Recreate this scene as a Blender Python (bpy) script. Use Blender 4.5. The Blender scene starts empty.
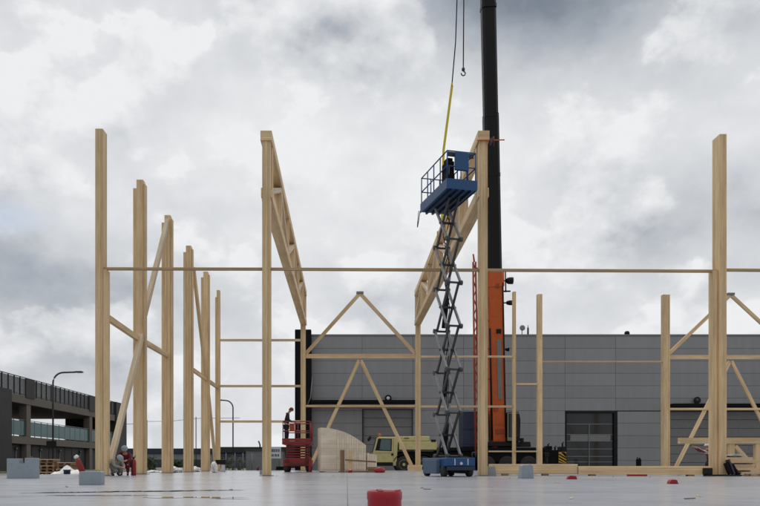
import bpy, bmesh, math, random
from mathutils import Vector, Matrix

random.seed(7)
sc = bpy.context.scene
col = sc.collection
R = math.radians

# ------------------------------------------------------------------ camera
FPX, CX, YH, CZ = 760.0, 347.0, 465.0, 0.41        # focal length (px), vanishing point, eye height (m)
cam_d = bpy.data.cameras.new('camera')
cam = bpy.data.objects.new('camera', cam_d); col.objects.link(cam)
cam.location = (0, 0, CZ); cam.rotation_euler = (R(90), 0, 0)
cam_d.sensor_width = 36; cam_d.lens = 36
cam_d.shift_x = (380 - CX) / 760.0
cam_d.shift_y = (YH - 253) / 760.0
cam_d.clip_start = 0.05; cam_d.clip_end = 5000
sc.camera = cam
sc.render.engine = 'CYCLES'
sc.view_settings.view_transform = 'Standard'
sc.view_settings.look = 'None'
sc.view_settings.exposure = 0.0
sc.view_settings.gamma = 1.0
sc.view_settings.use_curve_mapping = False

def PX(px, D): return (px - CX) * D / FPX           # world X of an image column at distance D
def PZ(py, D): return CZ + (YH - py) * D / FPX      # world Z of an image row at distance D
def P(px, py, D): return Vector((PX(px, D), D, PZ(py, D)))
def dirn(px, py): return Vector(((px - CX) / FPX, 1, (YH - py) / FPX)).normalized()

# ------------------------------------------------------------------ node helper
class NT:
    def __init__(s, tree):
        s.t = tree; s.n = tree.nodes; s.l = tree.links
    def new(s, typ, **kw):
        n = s.n.new(typ)
        for k, v in kw.items(): setattr(n, k, v)
        return n
    def put(s, sock, v):
        if hasattr(v, 'is_output') or isinstance(v, bpy.types.NodeSocket): s.l.new(v, sock)
        else: sock.default_value = v
    def math(s, op, a, b=0.0, c=None, clamp=False):
        n = s.new('ShaderNodeMath', operation=op); n.use_clamp = clamp
        s.put(n.inputs[0], a); s.put(n.inputs[1], b)
        if c is not None: s.put(n.inputs[2], c)
        return n.outputs[0]
    def vmath(s, op, a, b=None, out=0):
        n = s.new('ShaderNodeVectorMath', operation=op)
        s.put(n.inputs[0], a)
        if b is not None: s.put(n.inputs[3] if op == 'SCALE' else n.inputs[1], b)
        return n.outputs['Value'] if op in ('DOT_PRODUCT', 'LENGTH', 'DISTANCE') else n.outputs[0]
    def noise(s, vec, scale, detail=4, rough=0.5, dist=0.0):
        n = s.new('ShaderNodeTexNoise')
        if vec is not None: s.l.new(vec, n.inputs['Vector'])
        n.inputs['Scale'].default_value = scale; n.inputs['Detail'].default_value = detail
        n.inputs['Roughness'].default_value = rough; n.inputs['Distortion'].default_value = dist
        return n.outputs['Fac']
    def ramp(s, fac, stops, interp='LINEAR'):
        n = s.new('ShaderNodeValToRGB'); s.l.new(fac, n.inputs[0])
        cr = n.color_ramp; cr.interpolation = interp
        while len(cr.elements) < len(stops): cr.elements.new(0.5)
        for e, (p, c) in zip(cr.elements, stops):
            e.position = p; e.color = (*c, 1) if len(c) == 3 else c
        return n.outputs[0]
    def mix(s, fac, a, b, mode='MIX'):
        n = s.new('ShaderNodeMix', data_type='RGBA', blend_type=mode)
        s.put(n.inputs[0], fac)
        for sock, v in ((n.inputs[6], a), (n.inputs[7], b)):
            if isinstance(v, tuple): sock.default_value = (*v, 1) if len(v) == 3 else v
            else: s.l.new(v, sock)
        return n.outputs[2]
    def maprange(s, v, a, b, c, d, smooth=True):
        n = s.new('ShaderNodeMapRange'); n.interpolation_type = 'SMOOTHSTEP' if smooth else 'LINEAR'
        s.put(n.inputs[0], v)
        for i, x in enumerate((a, b, c, d)): n.inputs[i + 1].default_value = x
        return n.outputs[0]

# ------------------------------------------------------------------ world: cloudy daylight
SUN_EL, SUN_ROT = R(52), R(-8)
sun_dir = Vector((math.sin(SUN_ROT) * math.cos(SUN_EL), math.cos(SUN_ROT) * math.cos(SUN_EL), math.sin(SUN_EL)))
world = bpy.data.worlds.new('World'); sc.world = world; world.use_nodes = True
w = NT(world.node_tree); w.n.clear()
out = w.new('ShaderNodeOutputWorld'); bg = w.new('ShaderNodeBackground')
w.l.new(bg.outputs[0], out.inputs[0])
sky = w.new('ShaderNodeTexSky', sky_type='NISHITA')
sky.sun_disc = False; sky.sun_elevation = SUN_EL; sky.sun_rotation = SUN_ROT
sky.air_density = 1.0; sky.dust_density = 2.0
tc = w.new('ShaderNodeTexCoord')
d = w.vmath('NORMALIZE', tc.outputs['Generated'])
ds = w.vmath('MULTIPLY', d, (1.0, 1.0, 1.35))
warp = w.new('ShaderNodeTexNoise'); w.l.new(ds, warp.inputs['Vector'])
warp.inputs['Scale'].default_value = 9; warp.inputs['Detail'].default_value = 6
wv = w.vmath('SCALE', w.vmath('SUBTRACT', warp.outputs['Color'], (0.5, 0.5, 0.5)), 0.05)
dw = w.vmath('ADD', ds, wv)
big = w.noise(w.vmath('ADD', ds, (3.1, 0.4, 7.7)), 3.4, 12, 0.52)
cum = w.noise(w.vmath('ADD', ds, (1.7, 5.2, 0.3)), 6.5, 14, 0.54)
cum2 = w.noise(w.vmath('ADD', ds, (1.7, 5.2, 0.345)), 6.5, 14, 0.54)
cmask = w.maprange(cum, 0.49, 0.56, 0.0, 1.0)
relief = w.math('SUBTRACT', cum, cum2)               # sunlit tops, greyer undersides of the puffs
v = w.math('ADD', w.math('MULTIPLY', w.math('SUBTRACT', big, 0.5), 0.38), 0.845)
v = w.math('ADD', v, w.math('MULTIPLY', cmask, 0.06))
fine = w.noise(w.vmath('ADD', dw, (0.2, 8.1, 2.3)), 20.0, 10, 0.6)
v = w.math('ADD', v, w.math('MULTIPLY', w.math('SUBTRACT', fine, 0.5), 0.13))
v = w.math('ADD', v, w.math('MULTIPLY', relief, w.math('ADD', w.math('MULTIPLY', cmask, 1.1), 0.5)))
def blob(vv, px, py, rad, amt):
    """a lighter or darker bank of cloud round one direction of the sky"""
    c = dirn(px, py)
    dist = w.vmath('LENGTH', w.vmath('SUBTRACT', dw, (c.x, c.y, c.z * 1.35)))
    g = w.maprange(dist, 0.0, rad, amt, 0.0)
    return w.math('ADD', vv, g)
for b in ((470, -45, 0.30, -0.42), (640, -50, 0.30, -0.42), (300, -60, 0.25, -0.12), (545, 95, 0.3, 0.10),
          (30, 275, 0.20, -0.34), (150, 300, 0.22, -0.16), (610, 225, 0.20, -0.13), (750, 240, 0.2, -0.16),
          (230, 130, 0.40, 0.10), (420, 120, 0.3, 0.08), (75, 225, 0.10, 0.20), (390, 315, 0.14, -0.14), (620, 110, 0.3, 0.08),
          (60, 60, 0.35, -0.06), (110, 410, 0.2, -0.10), (560, 300, 0.16, 0.08)):
    v = blob(v, *b)
cloud = w.ramp(v, [(0.0, (.10, .13, .18)), (0.30, (.21, .245, .295)), (0.50, (.40, .435, .485)), (0.68, (.60, .62, .65)), (0.86, (.745, .76, .782)), (1.0, (.85, .86, .875))])
sep = w.new('ShaderNodeSeparateXYZ'); w.l.new(d, sep.inputs[0])
zen = w.maprange(sep.outputs['Z'], 0.50, 0.95, 1.0, 1.5)       # an overcast sky is brightest overhead
heavy = w.maprange(sep.outputs['Y'], -0.45, 0.35, 0.80, 1.0)    # unseen sky behind the viewer dimmed, added to darken front faces
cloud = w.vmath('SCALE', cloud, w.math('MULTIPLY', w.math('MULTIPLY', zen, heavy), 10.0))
# gaps of blue between the cloud banks
gapn = w.noise(w.vmath('ADD', dw, (9.0, 2.0, 4.0)), 6.5, 6, 0.55)
gap = w.maprange(gapn, 0.72, 0.80, 0.0, 0.3)
c = dirn(12, 216); gd = w.vmath('LENGTH', w.vmath('SUBTRACT', w.vmath('MULTIPLY', dw, (1, 1, 1.9)), (c.x, c.y, c.z * 1.35 * 1.9)))
gap = w.math('MAXIMUM', gap, w.maprange(gd, 0.01, 0.07, 0.55, 0.0))
low = w.maprange(sep.outputs['Z'], -0.02, 0.10, 0.0, 1.0)
gap = w.math('MULTIPLY', gap, low)
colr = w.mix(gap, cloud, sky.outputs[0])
# below the horizon: dull earth tone
below = w.maprange(sep.outputs['Z'], -0.06, -0.01, 1.0, 0.0)
colr = w.mix(below, colr, (1.6, 1.6, 1.6))
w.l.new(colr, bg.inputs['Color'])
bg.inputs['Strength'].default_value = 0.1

sun_d = bpy.data.lights.new('sun', 'SUN'); sun = bpy.data.objects.new('sun', sun_d); col.objects.link(sun)
sun_d.energy = 0.85; sun_d.angle = R(14); sun_d.color = (1.0, 0.96, 0.90)
sun.rotation_euler = (-sun_dir).to_track_quat('-Z', 'Y').to_euler()
sun.location = (0, 0, 60)

# ------------------------------------------------------------------ materials
def M(name):
    m = bpy.data.materials.new(name); m.use_nodes = True
    t = NT(m.node_tree); b = m.node_tree.nodes['Principled BSDF']
    return m, t, b

def mat_wood(name, base, dark, light):
    m, t, b = M(name)
    uv = t.new('ShaderNodeTexCoord').outputs['UV']
    geo = t.new('ShaderNodeNewGeometry'); oi = t.new('ShaderNodeObjectInfo')
    isl = geo.outputs['Random Per Island']
    off = t.new('ShaderNodeCombineXYZ'); t.put(off.inputs[0], t.math('MULTIPLY', isl, 37.0)); t.put(off.inputs[1], t.math('MULTIPLY', oi.outputs['Random'], 91.0))
    u = t.vmath('ADD', uv, off.outputs[0])
    grain = t.noise(t.vmath('MULTIPLY', u, (0.8, 22.0, 1)), 1.0, 5, 0.6, 0.6)
    blot = t.noise(t.vmath('MULTIPLY', u, (0.5, 2.0, 1)), 1.0, 4, 0.55)
    c = t.ramp(grain, [(0.25, dark), (0.5, base), (0.78, light)])
    c = t.mix(t.maprange(blot, 0.35, 0.7, 0.0, 0.45), c, tuple(x * 0.72 for x in dark))
    # lamella lines
    sx = t.new('ShaderNodeSeparateXYZ'); t.l.new(u, sx.inputs[0])
    fr = t.math('FRACT', t.math('MULTIPLY', sx.outputs[1], 1 / 0.085))
    ln = t.math('LESS_THAN', fr, 0.06)
    c = t.mix(t.math('MULTIPLY', ln, 0.6), c, tuple(x * 0.5 for x in dark))
    # each lamella a little different
    lam = t.math('FLOOR', t.math('MULTIPLY', sx.outputs[1], 1 / 0.085))
    wn = t.new('ShaderNodeTexWhiteNoise', noise_dimensions='1D'); t.l.new(lam, wn.inputs['W'])
    # knots
    vor = t.new('ShaderNodeTexVoronoi', feature='F1'); t.l.new(t.vmath('MULTIPLY', u, (1.5, 4.0, 1)), vor.inputs['Vector'])
    kn = t.maprange(vor.outputs['Distance'], 0.05, 0.12, 0.8, 0.0)
    c = t.mix(kn, c, (0.10, 0.05, 0.025))
    hsv = t.new('ShaderNodeHueSaturation'); t.l.new(c, hsv.inputs['Color'])
    val = t.math('ADD', t.math('MULTIPLY', oi.outputs['Random'], 0.16), 0.86)
    val = t.math('ADD', val, t.math('MULTIPLY', t.math('SUBTRACT', wn.outputs['Value'], 0.3), 0.24))
    t.l.new(val, hsv.inputs['Value'])
    t.l.new(hsv.outputs[0], b.inputs['Base Color'])
    b.inputs['Roughness'].default_value = 0.62
    bp = t.new('ShaderNodeBump'); bp.inputs['Strength'].default_value = 0.15; bp.inputs['Distance'].default_value = 0.01
    t.l.new(grain, bp.inputs['Height']); t.l.new(bp.outputs[0], b.inputs['Normal'])
    return m

WOOD = mat_wood('spruce', (.73, .53, .295), (.54, .355, .175), (.81, .625, .38))
WOODM = mat_wood('darker_spruce', (.46, .31, .165), (.33, .20, .10), (.54, .39, .225))  # a darker tint of the spruce
WOODP = mat_wood('pale_spruce', (.66, .53, .37), (.56, .42, .27), (.72, .61, .46))
WOODB = mat_wood('brown_wood', (.27, .16, .085), (.18, .10, .05), (.34, .21, .12))
WOODW = mat_wood('white_board', (.80, .70, .55), (.70, .59, .44), (.85, .77, .64))

def mat_paint(name, c, rough=0.45, dirt=0.25, dirtc=(.12, .10, .08), metal=0.0, scale=3.0, spec=0.5):
    m, t, b = M(name)
    oc = t.new('ShaderNodeTexCoord').outputs['Object']
    n = t.noise(oc, scale, 6, 0.62)
    n2 = t.noise(t.vmath('MULTIPLY', oc, (6, 6, 0.8)), scale, 4, 0.6)
    f = t.maprange(t.math('ADD', t.math('MULTIPLY', n, 0.6), t.math('MULTIPLY', n2, 0.4)), 0.42, 0.72, 0.0, dirt)
    t.l.new(t.mix(f, c, dirtc), b.inputs['Base Color'])
    t.l.new(t.math('ADD', t.math('MULTIPLY', n, 0.3), rough - 0.15), b.inputs['Roughness'])
    b.inputs['Metallic'].default_value = metal
    b.inputs['Specular IOR Level'].default_value = spec
    return m

STEEL = mat_paint('galvanised_steel', (.22, .225, .23), .5, .35, metal=.6)
GREYS = mat_paint('lit_arm_grey', (.24, .243, .248), .45, .45, (.03, .03, .03))
DSTEEL = mat_paint('dark_steel', (.04, .042, .046), .55, .3)
BLACK = mat_paint('black_paint', (.006, .006, .007), .5, .2, (.02, .018, .016), spec=.25)
MATT = mat_paint('matt_black', (.006, .006, .007), .85, .2, (.018, .018, .018), spec=.2)
BLUE = mat_paint('blue_paint', (.003, .060, .175), .45, .3, (.03, .06, .1))
BLUED = mat_paint('dark_blue_paint', (.008, .019, .05), .55, .3, (.03, .03, .04))
BLUEG = mat_paint('faded_blue_paint', (.055, .105, .165), .6, .45, (.16, .17, .18))
RED = mat_paint('red_paint', (.23, .011, .010), .5, .4, (.06, .015, .012))
REDD = mat_paint('dark_red_paint', (.11, .008, .008), .55, .4, (.03, .012, .01))
REDB = mat_paint('red_plastic', (.33, .004, .012), .42, .2, (.16, .01, .012), scale=14)
ORANGE = mat_paint('orange_paint', (.54, .095, .010), .5, .45, (.24, .045, .01), scale=1.5)
RUSTO = mat_paint('faded_orange_paint', (.34, .055, .010), .6, .5, (.10, .02, .01))
ORANGEH = mat_paint('orange_cloth', (.34, .06, .015), .85, .2)
BEIGE = mat_paint('beige_paint', (.56, .50, .22), .4, .35, (.17, .14, .09))
YELLOW = mat_paint('yellow_webbing', (.62, .50, .03), .7, .2, (.4, .3, .04))
YELLOWP = mat_paint('yellow_paint', (.60, .36, .03), .5, .3)
PURP = mat_paint('dark_violet_plastic', (.020, .014, .032), .5, .3, (.04, .035, .05))
RUBBER = mat_paint('rubber', (.018, .018, .018), .8, .5, (.06, .055, .05))
WHITE = mat_paint('white_plastic', (.72, .72, .70), .5, .25, (.4, .38, .34))
GREYBLK = mat_paint('pale_grey_block', (.27, .315, .355), .75, .5, (.22, .24, .26), scale=6)
PLATEG = mat_paint('grey_plate', (.20, .20, .205), .45, .3)
NAVY = mat_paint('navy_cloth', (.012, .014, .022), .9, .3, (.03, .03, .035))
REDC = mat_paint('dark_red_cloth', (.13, .008, .012), .9, .4, (.03, .01, .015), scale=9)
PALEC = mat_paint('pale_grey_cloth', (.26, .265, .25), .9, .5, (.10, .10, .09), scale=9)
SKIN = mat_paint('skin', (.45, .25, .17), .55, .15, (.35, .16, .1))
HAIR = mat_paint('hair', (.03, .02, .014), .7, .2)
TEAL = mat_paint('teal_panel', (.006, .10, .105), .3, .3, (.03, .10, .11))
CONC = mat_paint('garage_concrete', (.15, .13, .108), .85, .6, (.15, .13, .11), scale=1.2)
DCLAD = mat_paint('dark_cladding', (.020, .018, .019), .65, .4, (.05, .045, .04), scale=.8)
GREYB = mat_paint('grey_sheet', (.20, .21, .215), .6, .5, (.14, .14, .14), scale=.7)
SIGNW = mat_paint('sign_white', (.62, .64, .66), .5, .2)
SIGNB = mat_paint('sign_blue', (.03, .09, .28), .5, .2)
MESHG = mat_paint('parapet_grating', (.095, .097, .10), .6, .4, (.10, .10, .10), scale=2)

def mat_glass(name, c, rough=.08):
    m, t, b = M(name)
    oc = t.new('ShaderNodeTexCoord').outputs['Object']
    n = t.noise(oc, 0.6, 3, .5)
    t.l.new(t.mix(n, c, tuple(x * 1.8 for x in c)), b.inputs['Base Color'])
    b.inputs['Roughness'].default_value = rough
    return m
GLASS = mat_glass('dark_glass', (.012, .014, .016))
GLASSC = mat_glass('cab_glass', (.05, .085, .09))
GLASSG = mat_glass('green_glass', (.006, .012, .010))

# warehouse panels: grey coated sheet, faint streaks and panel to panel variation
m, t, b = M('warehouse_panel'); WPAN = m
oc = t.new('ShaderNodeTexCoord').outputs['Object']
isl = t.new('ShaderNodeNewGeometry').outputs['Random Per Island']
st = t.noise(t.vmath('MULTIPLY', oc, (2.0, 2.0, 0.12)), 1.0, 5, .6)
bl = t.noise(oc, .12, 4, .5)
f = t.math('ADD', t.math('MULTIPLY', st, .5), t.math('MULTIPLY', bl, .5))
cc = t.ramp(f, [(0.3, (.235, .24, .25)), (0.7, (.29, .296, .306))])
hv = t.new('ShaderNodeHueSaturation'); t.l.new(cc, hv.inputs['Color']); t.l.new(t.math('ADD', t.math('MULTIPLY', isl, .10), .95), hv.inputs['Value'])
t.l.new(hv.outputs[0], b.inputs['Base Color']); b.inputs['Roughness'].default_value = .55

# concrete slab: smooth power-floated, slightly damp
m, t, b = M('damp_concrete'); SLAB = m
oc = t.new('ShaderNodeTexCoord').outputs['Object']
n1 = t.noise(oc, .22, 6, .6, .4); n2 = t.noise(oc, 2.2, 6, .65); n3 = t.noise(t.vmath('MULTIPLY', oc, (.35, 1.1, 1)), .9, 5, .6, .5); n4 = t.noise(oc, 45, 3, .6)
f = t.math('ADD', t.math('MULTIPLY', n1, .5), t.math('ADD', t.math('MULTIPLY', n2, .2), t.math('MULTIPLY', n3, .3)))
c1 = t.ramp(f, [(.34, (.27, .28, .31)), (.5, (.355, .368, .40)), (.66, (.42, .43, .46))])
sp = t.maprange(n4, .70, .76, 0, .3)
sxy = t.new('ShaderNodeSeparateXYZ'); t.l.new(oc, sxy.inputs[0])
def joint(o_, per, wd):
    f_ = t.math('FRACT', t.math('DIVIDE', t.math('ADD', o_, 100.0), per)); return t.math('LESS_THAN', f_, wd / per)
jn = t.math('MAXIMUM', joint(sxy.outputs[0], 5.0, .014), joint(sxy.outputs[1], 5.5, .02))
c2 = t.mix(sp, c1, (.09, .085, .08))
mud = t.maprange(t.noise(oc, .55, 8, .68, .8), .56, .72, 0, .5)
c2 = t.mix(mud, c2, (.20, .185, .165))
t.l.new(t.mix(t.math('MULTIPLY', jn, .75), c2, (.06, .06, .06)), b.inputs['Base Color'])
wet = t.maprange(n3, .50, .62, 0.0, 1.0)
ro = t.math('ADD', t.math('MULTIPLY', wet, -.05), t.math('ADD', .22, t.math('MULTIPLY', n2, .06)))
t.l.new(ro, b.inputs['Roughness'])
bp = t.new('ShaderNodeBump'); bp.inputs['Strength'].default_value = .02; bp.inputs['Distance'].default_value = .003
t.l.new(n2, bp.inputs['Height']); t.l.new(bp.outputs[0], b.inputs['Normal'])

m, t, b = M('puddle_water'); WATER = m
b.inputs['Base Color'].default_value = (.05, .05, .05, 1); b.inputs['Roughness'].default_value = .03

m, t, b = M('gravel_ground'); GRAVEL = m
oc = t.new('ShaderNodeTexCoord').outputs['Object']
n1 = t.noise(oc, .05, 5, .6); n2 = t.noise(oc, 6, 6, .7)
f = t.math('ADD', t.math('MULTIPLY', n1, .5), t.math('MULTIPLY', n2, .5))
t.l.new(t.ramp(f, [(.35, (.085, .08, .072)), (.65, (.20, .19, .17))]), b.inputs['Base Color']); b.inputs['Roughness'].default_value = .9

def mat_leaf(name, c):
    m, t, b = M(name)
    isl = t.new('ShaderNodeNewGeometry').outputs['Random Per Island']
    t.l.new(t.ramp(isl, [(0, tuple(x * .5 for x in c)), (.5, c), (1, tuple(x * 1.6 for x in c))]), b.inputs['Base Color'])
    b.inputs['Roughness'].default_value = .7
    return m
LEAF = mat_leaf('leaf_green', (.045, .07, .025))
GRASS = mat_leaf('grass_green', (.08, .11, .035))

# ------------------------------------------------------------------ mesh builder
class MB:
    def __init__(s):
        s.bm = bmesh.new(); s.uv = s.bm.loops.layers.uv.new('UVMap')
    def quadmesh(s, vs, faces, uvs=None, mi=0):
        bv = [s.bm.verts.new(v) for v in vs]
        for i, f in enumerate(faces):
            try: fc = s.bm.faces.new([bv[k] for k in f])
            except ValueError: continue
            fc.material_index = mi
            if uvs:
                for lp, q in zip(fc.loops, uvs[i]): lp[s.uv].uv = q
        return bv
    def bar(s, p0, p1, w, h, side=None, bev=0.0, mi=0, ang=0.0):
        """rectangular stick from p0 to p1: w across `side`, h across the third axis"""
        p0, p1 = Vector(p0), Vector(p1); a = (p1 - p0); L = a.length; a = a / L
        if side is None: side = Vector((1, 0, 0)) if abs(a.x) < .9 else Vector((0, 1, 0))
        x = Vector(side); x = (x - a * x.dot(a)).normalized(); y = a.cross(x)
        vs = []
        for q in (p0, p1):
            for (i, j) in ((-1, -1), (1, -1), (1, 1), (-1, 1)): vs.append(q + x * (i * w / 2) + y * (j * h / 2))
        fs = [(0, 1, 5, 4), (1, 2, 6, 5), (2, 3, 7, 6), (3, 0, 4, 7), (3, 2, 1, 0), (4, 5, 6, 7)]
        o = random.random() * 3
        us = []
        run = 0
        for k, dim in enumerate((w, h, w, h)):
            us.append([(0, run), (0, run + dim), (L, run + dim), (L, run)]); run += dim
        us.append([(0, 0), (w * .3, 0), (w * .3, h), (0, h)]); us.append([(0, 0), (w * .3, 0), (w * .3, h), (0, h)])
        bv = s.quadmesh(vs, fs, us, mi)
        if bev > 0:
            es = set()
            for v in bv: es.update(v.link_edges)
            bmesh.ops.bevel(s.bm, geom=list(es), offset=bev, segments=2, affect='EDGES', profile=.5)
        return s
    def box(s, x0, x1, y0, y1, z0, z1, bev=0.0, mi=0):
        return s.bar(((x0 + x1) / 2, (y0 + y1) / 2, z0), ((x0 + x1) / 2, (y0 + y1) / 2, z1), x1 - x0, y1 - y0, (1, 0, 0), bev, mi)
    def boxh(s, x0, x1, y0, y1, z0, z1, bev=0.0, mi=0):       # grain along x
        return s.bar((x0, (y0 + y1) / 2, (z0 + z1) / 2), (x1, (y0 + y1) / 2, (z0 + z1) / 2), y1 - y0, z1 - z0, (0, 1, 0), bev, mi)
    def tube(s, pts, r, n=10, mi=0, r1=None, cap=True):
        pts = [Vector(p) for p in pts]; rings = []
        for i, p in enumerate(pts):
            a = (pts[min(i + 1, len(pts) - 1)] - pts[max(i - 1, 0)]).normalized()
            x = Vector((0, 0, 1)) if abs(a.z) < .9 else Vector((1, 0, 0))
            x = (x - a * x.dot(a)).normalized(); y = a.cross(x)
            rr = r if r1 is None else r + (r1 - r) * i / (len(pts) - 1)
            rings.append([s.bm.verts.new(p + (x * math.cos(2 * math.pi * k / n) + y * math.sin(2 * math.pi * k / n)) * rr) for k in range(n)])
        for i in range(len(rings) - 1):
            for k in range(n):
                f = s.bm.faces.new((rings[i][k], rings[i][(k + 1) % n], rings[i + 1][(k + 1) % n], rings[i + 1][k])); f.smooth = True; f.material_index = mi
        if cap:
            f = s.bm.faces.new(rings[0][::-1]); f.material_index = mi
            f = s.bm.faces.new(rings[-1]); f.material_index = mi
        return s
    def lathe(s, c, axis, prof, n=24, mi=0):
        """prof: list of (radius, distance along axis)"""
        c = Vector(c); a = Vector(axis).normalized()
        x = Vector((0, 0, 1)) if abs(a.z) < .9 else Vector((1, 0, 0)); x = (x - a * x.dot(a)).normalized(); y = a.cross(x)
        rings = [[s.bm.verts.new(c + a * h + (x * math.cos(2 * math.pi * k / n) + y * math.sin(2 * math.pi * k / n)) * max(r, 1e-4)) for k in range(n)] for r, h in prof]
        for i in range(len(rings) - 1):
            for k in range(n):
                f = s.bm.faces.new((rings[i][k], rings[i][(k + 1) % n], rings[i + 1][(k + 1) % n], rings[i + 1][k])); f.material_index = mi; f.smooth = True
        s.bm.faces.new(rings[0][::-1]).material_index = mi; s.bm.faces.new(rings[-1]).material_index = mi
        return s
    def prism(s, prof, y0, y1, bev=0.0, mi=0):
        """prof: (x, z) outline, extruded along y"""
        n = len(prof)
        vs = [(x, y0, z) for x, z in prof] + [(x, y1, z) for x, z in prof]
        fs = [tuple(range(n)), tuple(range(2 * n - 1, n - 1, -1))] + [(i, i + n, (i + 1) % n + n, (i + 1) % n) for i in range(n)]
        us = [[(x, z) for x, z in prof], [(prof[k - n][0], prof[k - n][1]) for k in range(2 * n - 1, n - 1, -1)]] + [[(0, 0), (0, 1), (1, 1), (1, 0)]] * n
        bv = s.quadmesh(vs, fs, us, mi)
        if bev:
            es = set()
            for v in bv: es.update(v.link_edges)
            bmesh.ops.bevel(s.bm, geom=list(es), offset=bev, segments=2, affect='EDGES', profile=.5)
        return s
    def blob(s, c, rx, ry, rz, jit=.12, sub=3, seed=0, mi=0, flat=None):
        rnd = random.Random(seed)
        ph = [(Vector((rnd.uniform(-1, 1), rnd.uniform(-1, 1), rnd.uniform(-1, 1))) * rnd.uniform(2, 6), rnd.uniform(0, 6)) for _ in range(6)]
        r = bmesh.ops.create_icosphere(s.bm, subdivisions=sub, radius=1)
        for v in r['verts']:
            p = v.co.copy(); k = 1 + jit * sum(math.sin(p.dot(q) + o) for q, o in ph) / 2
            q = Vector((p.x * rx * k, p.y * ry * k, p.z * rz * k))
            if flat is not None and q.z < flat: q.z = flat
            v.co = Vector(c) + q
            for f in v.link_faces: f.smooth = True; f.material_index = mi
        return s
    def crumple(s, amt, seed):
        rnd = random.Random(seed)
        for v in s.bm.verts: v.co += Vector((rnd.uniform(-1, 1), rnd.uniform(-1, 1), rnd.uniform(-1, 1) * .6)) * amt
        for f in s.bm.faces: f.smooth = False
        return s
    def obj(s, name, mats, parent=None, origin=None, smooth=False):
        bmesh.ops.recalc_face_normals(s.bm, faces=s.bm.faces[:])
        me = bpy.data.meshes.new(name)
        if origin is None: origin = ORG.get(parent.name, Vector((0, 0, 0))) if parent is not None else Vector((0, 0, 0))
        o = bpy.data.objects.new(name, me); col.objects.link(o)
        origin = Vector(origin)
        if origin.length > 0: bmesh.ops.translate(s.bm, verts=s.bm.verts[:], vec=-origin)
        s.bm.to_mesh(me); s.bm.free()
        for m in (mats if isinstance(mats, (list, tuple)) else [mats]): me.materials.append(m)
        if parent is not None:
            o.parent = parent; ORG[o.name] = ORG.get(parent.name, Vector((0, 0, 0)))
        else:
            o.location = origin; ORG[o.name] = origin
        return o
ORG = {}
def tag(o, label, cat, group=None, kind='thing'):
    o['label'] = label; o['category'] = cat; o['kind'] = kind
    if group: o['group'] = group
    return o
def thing(name, loc, label, cat, group=None, rz=0.0, local=False):
    """Empty at the base of a thing; parts are given in world coordinates unless local"""
    o = bpy.data.objects.new(name, None); col.objects.link(o)
    o.location = loc; o.rotation_euler = (0, 0, rz); o.empty_display_size = .2
    ORG[o.name] = Vector((0, 0, 0)) if local else Vector(loc)
    return tag(o, label, cat, group)
def structure(o):
    o['kind'] = 'structure'; return o
def sub(parent, name, mats, fn):
    mb = MB(); fn(mb); return mb.obj(name, mats, parent)

# ------------------------------------------------------------------ the setting: ground
GZ = -0.22
mb = MB(); mb.quadmesh([(-1500, -300, GZ), (1500, -300, GZ), (1500, 3000, GZ), (-1500, 3000, GZ)], [(0, 1, 2, 3)]); structure(mb.obj('ground', GRAVEL))
mb = MB(); mb.box(-13.2, 46, -14, 56.5, -.6, 0); structure(mb.obj('concrete_slab', SLAB))
def puddle(cx, cy, rx, ry, seed):
    rnd = random.Random(seed); n = 40; ph = [(rnd.uniform(0, 6), rnd.uniform(.05, .22)) for _ in range(5)]
    vs = []
    for k in range(n):
        a = 2 * math.pi * k / n; r = 1 + sum(q * math.sin((i + 2) * a + p) for i, (p, q) in enumerate(ph))
        vs.append((cx + rx * r * math.cos(a), cy + ry * r * math.sin(a), .004))
    m_ = MB(); m_.quadmesh(vs, [tuple(range(n))]); structure(m_.obj('puddle_water', WATER))
puddle(PX(190, 9.5), 9.55, .55, .17, 3)
puddle(PX(232, 9.3), 9.2, .22, .09, 5)
puddle(PX(100, 10.2), 10.15, .6, .10, 8)
mb = MB(); mb.quadmesh([(-60, 57.5, GZ + .03), (-6.2, 57.5, GZ + .03), (-6.2, 66, GZ + .03), (-60, 66, GZ + .03)], [(0, 1, 2, 3)])
structure(mb.obj('grass_verge', GRASS))
# an old dark streak of dirt along a pour joint
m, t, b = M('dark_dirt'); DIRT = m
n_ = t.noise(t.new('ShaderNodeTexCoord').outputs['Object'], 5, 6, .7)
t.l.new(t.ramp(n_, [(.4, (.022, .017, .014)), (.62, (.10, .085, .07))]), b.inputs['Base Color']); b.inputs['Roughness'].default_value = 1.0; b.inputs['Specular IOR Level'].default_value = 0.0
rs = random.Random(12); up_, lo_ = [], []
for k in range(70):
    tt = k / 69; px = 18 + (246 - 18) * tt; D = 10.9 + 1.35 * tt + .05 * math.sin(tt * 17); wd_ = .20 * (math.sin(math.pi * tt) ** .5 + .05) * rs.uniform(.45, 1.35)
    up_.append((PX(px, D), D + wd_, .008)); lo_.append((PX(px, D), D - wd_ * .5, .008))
mb = MB(); mb.quadmesh(up_ + lo_, [(k, k + 1, 71 + k, 70 + k) for k in range(69)]); structure(mb.obj('dirt_streak_on_the_ground', DIRT))

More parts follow.
